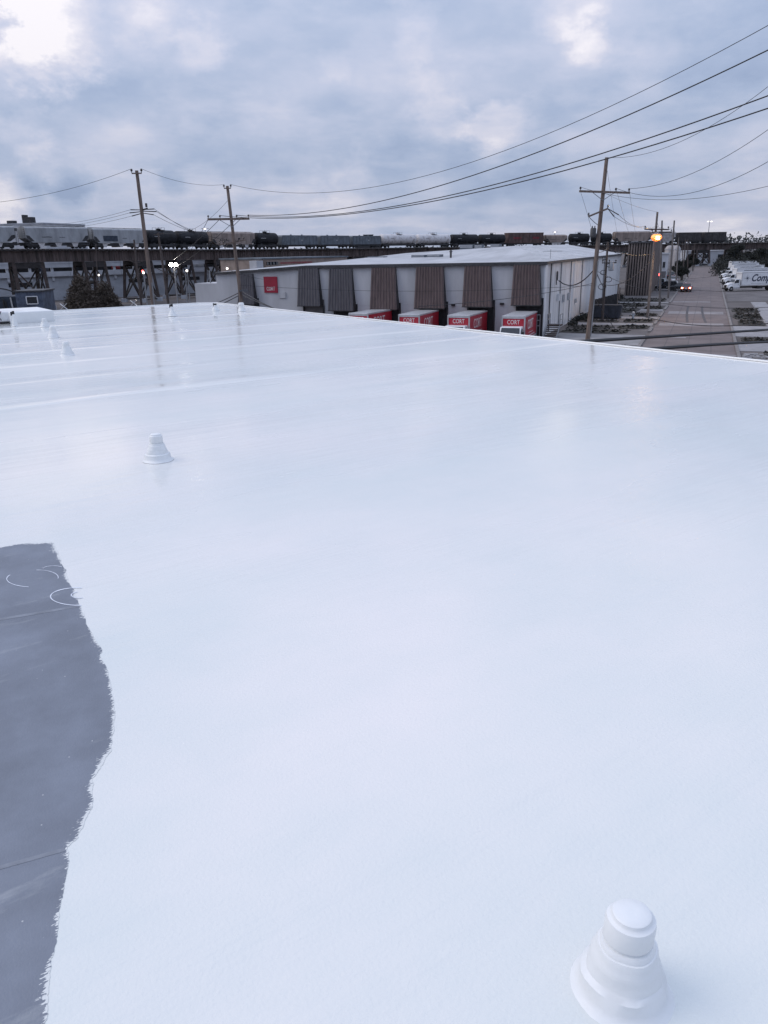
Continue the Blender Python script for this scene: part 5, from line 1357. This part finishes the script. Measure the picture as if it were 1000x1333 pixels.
# yard clutter near the side wall
def clutter():
    p = onz(789, 414.5, 0)
    t = thing('dumpster', (p.x, p.y, 0), 'dark steel dumpster behind the service pole', 'dumpster', rz=WRZ)
    MB().prism([(-1.6, .15), (1.6, .15), (1.8, 1.5), (-1.8, 1.5)], -.8, .8).build('bin', 'dumpster', t)
    for x in (-.88, .88): MB().box((x, 0, 1.56), (1.74, 1.66, .08)).build('lid', 'fence', t)
    for x in (-1.2, -.4, .4, 1.2): MB().box((x, -.84, .85), (.1, .08, 1.2)).build('rib', 'dumpster', t)
    f0 = onz(773, 416, 0); f1 = onz(806, 404, 0)
    t = thing('board_fence', (f0.x, f0.y, 0), 'dark board fence beside the warehouse wall', 'fence'); d = (f1 - f0); L_ = d.length; d.normalize()
    k = int(L_ / .35)
    for j in range(k):
        q = f0 + d * (.35 * j + .17); q = q + Vector((0, 1.6, 0)); MB().beam(q, q + Vector((0, 0, 2.0 + .1 * math.sin(j * 1.7))), .30, .04, up=(0, 1, 0)).build('board', 'fence', t, world=True)
    for z in (.5, 1.5): MB().beam(f0 + Vector((0, 1.66, z)), f1 + Vector((0, 1.66, z)), .05, .1).build('rail', 'fence', t, world=True)
    h = onz(824, 415, 0); t = thing('fire_hydrant', (h.x, h.y, 0), 'pale grey fire hydrant on the grass island', 'fire hydrant')
    MB().lathe((0, 0, 0), [(.2, 0), (.2, .08), (.14, .1), (.14, .6), (.18, .62), (.18, .68), (.13, .78), (.05, .86)], 12).build('barrel', 'hydrant', t, smooth=True)
    for sx in (-1, 1): MB().cyl((sx * .12, 0, .5), (sx * .24, 0, .5), .07, n=8).build('nozzle', 'hydrant', t)
    for i, (px, py) in enumerate(((803, 398), (806, 391))):
        q = onz(px, py, 0); t = thing('guard_post', (q.x, q.y, 0), ('tall', 'shorter')[i] + ' thin brown guard post by the warehouse wall', 'post', 'guard posts by the warehouse wall'); MB().cyl((0, 0, 0), (0, 0, 3.0 - i), .11, .1, n=8).build('shaft', 'wood_pole', t); MB().cyl((0, 0, 3.0 - i), (0, 0, 3.06 - i), .12, .05, n=8).build('top', 'galv', t)
    q = onz(660, 437, 0)      # handrail section near the corner steps
    a = onz(690, 441, 0); b_ = onz(702, 441, 0); t = thing('handrail', (a.x, a.y, 0), 'grey steel handrail beside the last dock', 'handrail')
    for f_ in (0, .33, .66, 1): MB().cyl(a.lerp(b_, f_), a.lerp(b_, f_) + Vector((0, 0, 2.2)), .04, n=6).build('post', 'galv', t, world=True)
    for z in (1.2, 1.7, 2.2): MB().cyl(a + Vector((0, 0, z)), b_ + Vector((0, 0, z)), .035, n=6).build('rail', 'galv', t, world=True)
    # roof top tower on the skyline
    p = onY(479.5, 306, 420); t = thing('roof_tower', (p.x, p.y, 0), 'small dark plant room rising above the gondola train', 'building')
    MB().box((0, 0, p.z / 2 - 1.5), (14, 6, p.z - 3)).build('wall', 'grime', t); MB().box((0, 0, p.z - 1.6), (5, 4, 3.2)).build('plant_room', 'grime', t); MB().box((0, 0, p.z + .1), (5.4, 4.4, .25)).build('roof', 'fascia', t)
clutter()

# ------------------------------------------------------------------ wires
def wire(A, Bxy, pix, r, label, group='overhead wires', m='wire', t1_=1.0, n=48, zb=None):
    A = Vector(A); dx, dy = Bxy[0] - A.x, Bxy[1] - A.y
    rows = []
    for (x, y) in pix:
        v = ray(x, y); den = v.x * dy - v.y * dx
        k = (A.x * dy - A.y * dx) / den          # camera at origin in plan
        P = C0 + v * k; tt = ((P.x - A.x) * dx + (P.y - A.y) * dy) / (dx * dx + dy * dy); rows.append((tt, P.z - A.z))
    # z = A.z + b t + c t^2 least squares
    if zb is not None: rows += [(1.0, zb - A.z)] * 3
    S2 = sum(t_ ** 2 for t_, z in rows); S3 = sum(t_ ** 3 for t_, z in rows); S4 = sum(t_ ** 4 for t_, z in rows); Z1 = sum(t_ * z for t_, z in rows); Z2 = sum(t_ * t_ * z for t_, z in rows)
    det = S2 * S4 - S3 * S3
    if len(rows) == 1 or abs(det) < 1e-12: b_, c_ = Z1 / S2, 0.0
    else: b_, c_ = (Z1 * S4 - Z2 * S3) / det, (S2 * Z2 - S3 * Z1) / det
    pts = [Vector((A.x + dx * u, A.y + dy * u, A.z + b_ * u + c_ * u * u)) for u in [t1_ * i / n for i in range(n + 1)]]
    return tube(pts, r, label, group, m)
def tube(pts, r, label, group='overhead wires', m='wire'):
    mb = MB(); k = 6; vs = []
    for i, p in enumerate(pts):
        d = (pts[min(len(pts) - 1, i + 1)] - pts[max(0, i - 1)]).normalized(); a = d.cross(Vector((0, 0, 1))).normalized(); b = a.cross(d)
        for j in range(k):
            q = 6.2832 * j / k; vs.append(p + a * (r * math.cos(q)) + b * (r * math.sin(q)))
    mb.add(vs, [(i * k + j, i * k + (j + 1) % k, (i + 1) * k + (j + 1) % k, (i + 1) * k + j) for i in range(len(pts) - 1) for j in range(k)])
    o = mb.build('overhead_wire', m); return tag(o, label, 'wire', group)
def sagline(A, B, sag, r, label, group='overhead wires', m='wire'):
    A = Vector(A); B = Vector(B); tube([A.lerp(B, i / 20) - Vector((0, 0, sag * 4 * (i / 20) * (1 - i / 20))) for i in range(21)], r, label, group, m)
NP = (30.0, 24.0)                # next pole of the line, out of the picture to the right
wire(P2['tr'], (NP[0], NP[1]), [(420, 255), (600, 213), (772, 145), (1000, 37)], .016, 'thin top wire rising from the crossarm pole tip', 'main span wires')
wire(P2['a'][3], (NP[0] + .9, NP[1] + .5), [(430, 276), (600, 233), (800, 154), (1000, 68)], .030, 'thick upper wire rising from the crossarm end', 'main span wires')
wire(P2['a'][2], (NP[0] - .8, NP[1] - .4), [(420, 279), (600, 252), (792, 198), (1000, 123.5)], .030, 'thick wire of the lower pair sweeping past the transformer pole top', 'main span wires')
wire(P2['a'][1], (NP[0] - 1.6, NP[1] - .8), [(420, 280), (600, 256), (792, 208), (1000, 139)], .030, 'lowest thick wire of the pair sweeping past the transformer pole top', 'main span wires')
E3 = (34.0, 30.0)
wire(t3, E3, [(880, 188), (960, 140), (1000, 114)], .016, 'thin wire leaving the transformer pole top', 'wires from the transformer pole')
wire(P3['a'][2], (E3[0] + 1, E3[1]), [(880, 236), (940, 204), (1000, 170)], .018, 'steepest wire leaving the long crossarm', 'wires from the transformer pole')
wire(P3['a'][1], (E3[0] + 2, E3[1]), [(860, 258), (940, 236), (1000, 212)], .018, 'middle wire leaving the long crossarm', 'wires from the transformer pole')
wire(P3['a'][0], (E3[0] + 3, E3[1]), [(824, 256), (880, 262), (940, 254), (1000, 242)], .016, 'lowest sagging wire leaving the long crossarm', 'wires from the transformer pole')
sagline(P3['e0'], P4a[0], .4, .016, 'wire from the side arm to the lit lamp pole', 'wires along the street'); sagline(P3['e1'], P4a[1], .5, .016, 'second wire from the side arm to the lit lamp pole', 'wires along the street')
sagline(b3.lerp(t3, .55), b4.lerp(t4, .62), .6, .02, 'cable from mid transformer pole to lit lamp pole', 'wires along the street')
sagline(t4, t3 - (t3 - b3) * .18, .2, .01, 'thin guy from the lit lamp pole tip', 'wires along the street')
for k, (a_, z_) in enumerate(((t3 - (t3 - b3) * .03, 0), (P3['a'][1], 0), (P3['a'][2], 0))):
    e = onY((806, 824, 830)[k], (318, 320, 320)[k], 128); sagline(a_, e, .15, .012, ('thin guy wire slanting from the transformer pole top', 'thin guy wire slanting from mid crossarm', 'thin guy wire slanting from the crossarm end')[k], 'guy wires on the transformer pole')
sagline(P3['a'][0] - Vector((0, 0, .3)), c3 + Vector((-.7, -.3, -1.7)), -.05, .012, 'jumper wire from crossarm to transformer', 'guy wires on the transformer pole')
sagline(P3['sl'], b3.lerp(t3, .64), .05, .025, 'short jumper under the side arm', 'guy wires on the transformer pole')
for i in range(7):
    A_, B_ = (SP[i][2], SP[i + 1][2]); A_ = A_ - Vector((0, 0, .8)); B_ = B_ - Vector((0, 0, .8))
    if i < 6: sagline(A_, B_, .5, .02, 'sagging wire between street poles, span %s the lit lamp' % ('next to', 'second from', 'third from', 'fourth from', 'fifth from', 'sixth from')[i], 'wires strung between street poles')
for k in range(2): sagline(P4a[2 * k], P5a[k], .2, .016, ('warehouse side', 'street side')[k] + ' wire between the first two street pole crossarms', 'wires along the street')
sagline(P1['tr'], P2['tl'], .45, .013, 'thin top wire between the two leaning poles', 'wires between the leaning poles')
for k in range(3): sagline(P1['s%d' % (3 + k)], P2['b'][min(k, 1)] + Vector((0, 0, .1 * k)), .35, .014, ('upper', 'middle', 'lower')[k] + ' service wire between the leaning poles', 'wires between the leaning poles')
L1 = (onY(-160, 296, 60)); wire(P1['tl'], (L1.x, L1.y), [(90, 246), (0, 263)], .014, 'thin top wire leading off left from the leaning pole', 'wires leading off left')
for k in range(3):
    e = onY(40, 291 + 2.5 * k, 120); sagline(P1['s%d' % k], e, .5, .012, ('upper', 'middle', 'lower')[k] + ' service wire dropping behind the hopper cars', 'wires leading off left')
sagline(t2 - (t2 - b2) * .08, SL[1][2] + Vector((.6, 0, 0)), 1.2, .014, 'thin slack wire from the crossarm pole to the lamp topped pole', 'wires to the lamp topped pole')
for k, a_ in enumerate((P2['a'][1], P2['a'][2], P2['a'][0])):
    sagline(a_ - Vector((0, 0, .3)), SL[1][1].lerp(SL[1][2], .62 - .07 * k), .3 + .2 * k, .024, ('uppermost', 'middle', 'lowest')[k] + ' thick cable slanting from the wide crossarm to the lamp topped pole', 'wires to the lamp topped pole')
at2 = b2.lerp(t2, .12); at2.z = onY(312, 379, 80).z
for k in range(2):
    e = SL[2][1].lerp(SL[2][2], .16 - .07 * k); sagline(at2 - Vector((0, 0, .25 * k)), e, .35, .04, ('upper', 'lower')[k] + ' low heavy cable between the crossarm pole and floodlight pole', 'low heavy cables')
    q = onY(420 + 20 * k, 424, 40); sagline(at2 - Vector((0, 0, .35 * k)), q, .25, .035, ('upper', 'lower')[k] + ' heavy cable running from the crossarm pole down behind the roof edge', 'low heavy cables')
MB_ = MB().box(at2 + Vector((.25, -.25, .05)), (.9, .2, .16)).build('splice_box', 'cable_grey', T2, world=True)
sagline(onY(312, 371, 79.8), onY(771, 371.5, 72.4), .55, .016, 'thin cable crossing in front of the dock canopies', 'cables crossing the dock front')
sagline(onY(300, 352, 79.8), onY(345, 364, 83), .1, .014, 'thin cable slanting to the red wall sign', 'cables crossing the dock front')
wire(onY(771, 369, 72.4), (onY(545, 396, 50).x, 50), [(700, 383), (640, 391), (587, 396)], .02, 'cable sagging from the transformer pole past the last canopy', 'cables crossing the dock front')
sagline(WC + WB * 6.2 + Vector((.3, -.1, 5.0)), b3.lerp(t3, .41), .9, .05, 'heavy service cable drooping from wall mast to transformer pole', 'cables at the side wall')
sagline(b3.lerp(t3, .41), b3b.lerp(t3b, .42), .2, .045, 'heavy cable between transformer pole and service pole', 'cables at the side wall')
sagline(b3b.lerp(t3b, .46), b4.lerp(t4, .58), 1.0, .035, 'cable from the service pole to the lit lamp pole', 'cables at the side wall')
sagline(b3b.lerp(t3b, .93), onY(812, 330, 137), .3, .02, 'cable from service pole tip to the ribbed building', 'cables at the side wall')
sagline(b3.lerp(t3, .5), t3b - Vector((0, 0, .6)), .2, .03, 'cable from transformer pole to service pole tip', 'cables at the side wall')
sagline(b3.lerp(t3, .26), onz(800, 428, .0) + Vector((0, 0, .05)), 0, .03, 'stay wire slanting to the ground from the transformer pole', 'cables at the side wall')
sagline(b3.lerp(t3, .40), onY(880, 377, 112), .8, .018, 'long cable passing behind the street poles', 'cables at the side wall')
# heavy cables passing in front of the street, from our building's wall to a pole out of frame
o1 = onY(700, 448, 15.5)
wire(o1, (onY(1100, 430, 40).x, 40), [(742, 444), (800, 441.6), (900, 436), (1000, 429)], .042, 'upper black cable spanning in front of the street', 'black cables spanning the street')
o2 = onY(800, 458, 13.6)
wire(o2, (onY(1100, 440, 38).x, 38), [(838, 454), (920, 449.5), (1000, 445)], .038, 'lower black cable spanning in front of the street', 'black cables spanning the street')
wire(onY(840, 412, 95), (onY(1100, 415, 50).x, 50), [(872, 419), (912, 424), (960, 423.5), (1000, 421)], .045, 'sagging black cable from the lit lamp pole across the street', 'black cables spanning the street')
wire(onY(858, 394, 113), (onY(1100, 396, 80).x, 80), [(900, 399), (940, 401), (1000, 400)], .03, 'thin cable crossing the street beyond the sagging one', 'black cables spanning the street')
wire(onY(877, 375, 130), (onY(1100, 375, 110).x, 110), [(910, 378), (950, 379.5), (1000, 378)], .03, 'thin cable crossing the street by the red car', 'black cables spanning the street')
wire(onY(890, 363, 190), (onY(1000, 352, 170).x, 170), [(920, 361), (945, 357)], .03, 'thin cable crossing the far street to the white trucks', 'black cables spanning the street')

# ------------------------------------------------------------------ haze in the evening air
def haze():
    m = bpy.data.materials.new('haze'); m.use_nodes = True; n = m.node_tree.nodes; n.clear()
    v = n.new('ShaderNodeVolumePrincipled'); o = n.new('ShaderNodeOutputMaterial'); m.node_tree.links.new(v.outputs[0], o.inputs['Volume'])
    v.inputs['Color'].default_value = (.80, .86, .96, 1); v.inputs['Density'].default_value = .00002; v.inputs['Anisotropy'].default_value = .2
    MAT['haze'] = m
    tag(MB().box((0, 2700, 13.6), (6900, 6500, 34.6)).build('haze', 'haze'), 'thin blue evening haze over the whole place', kind='stuff')
haze()
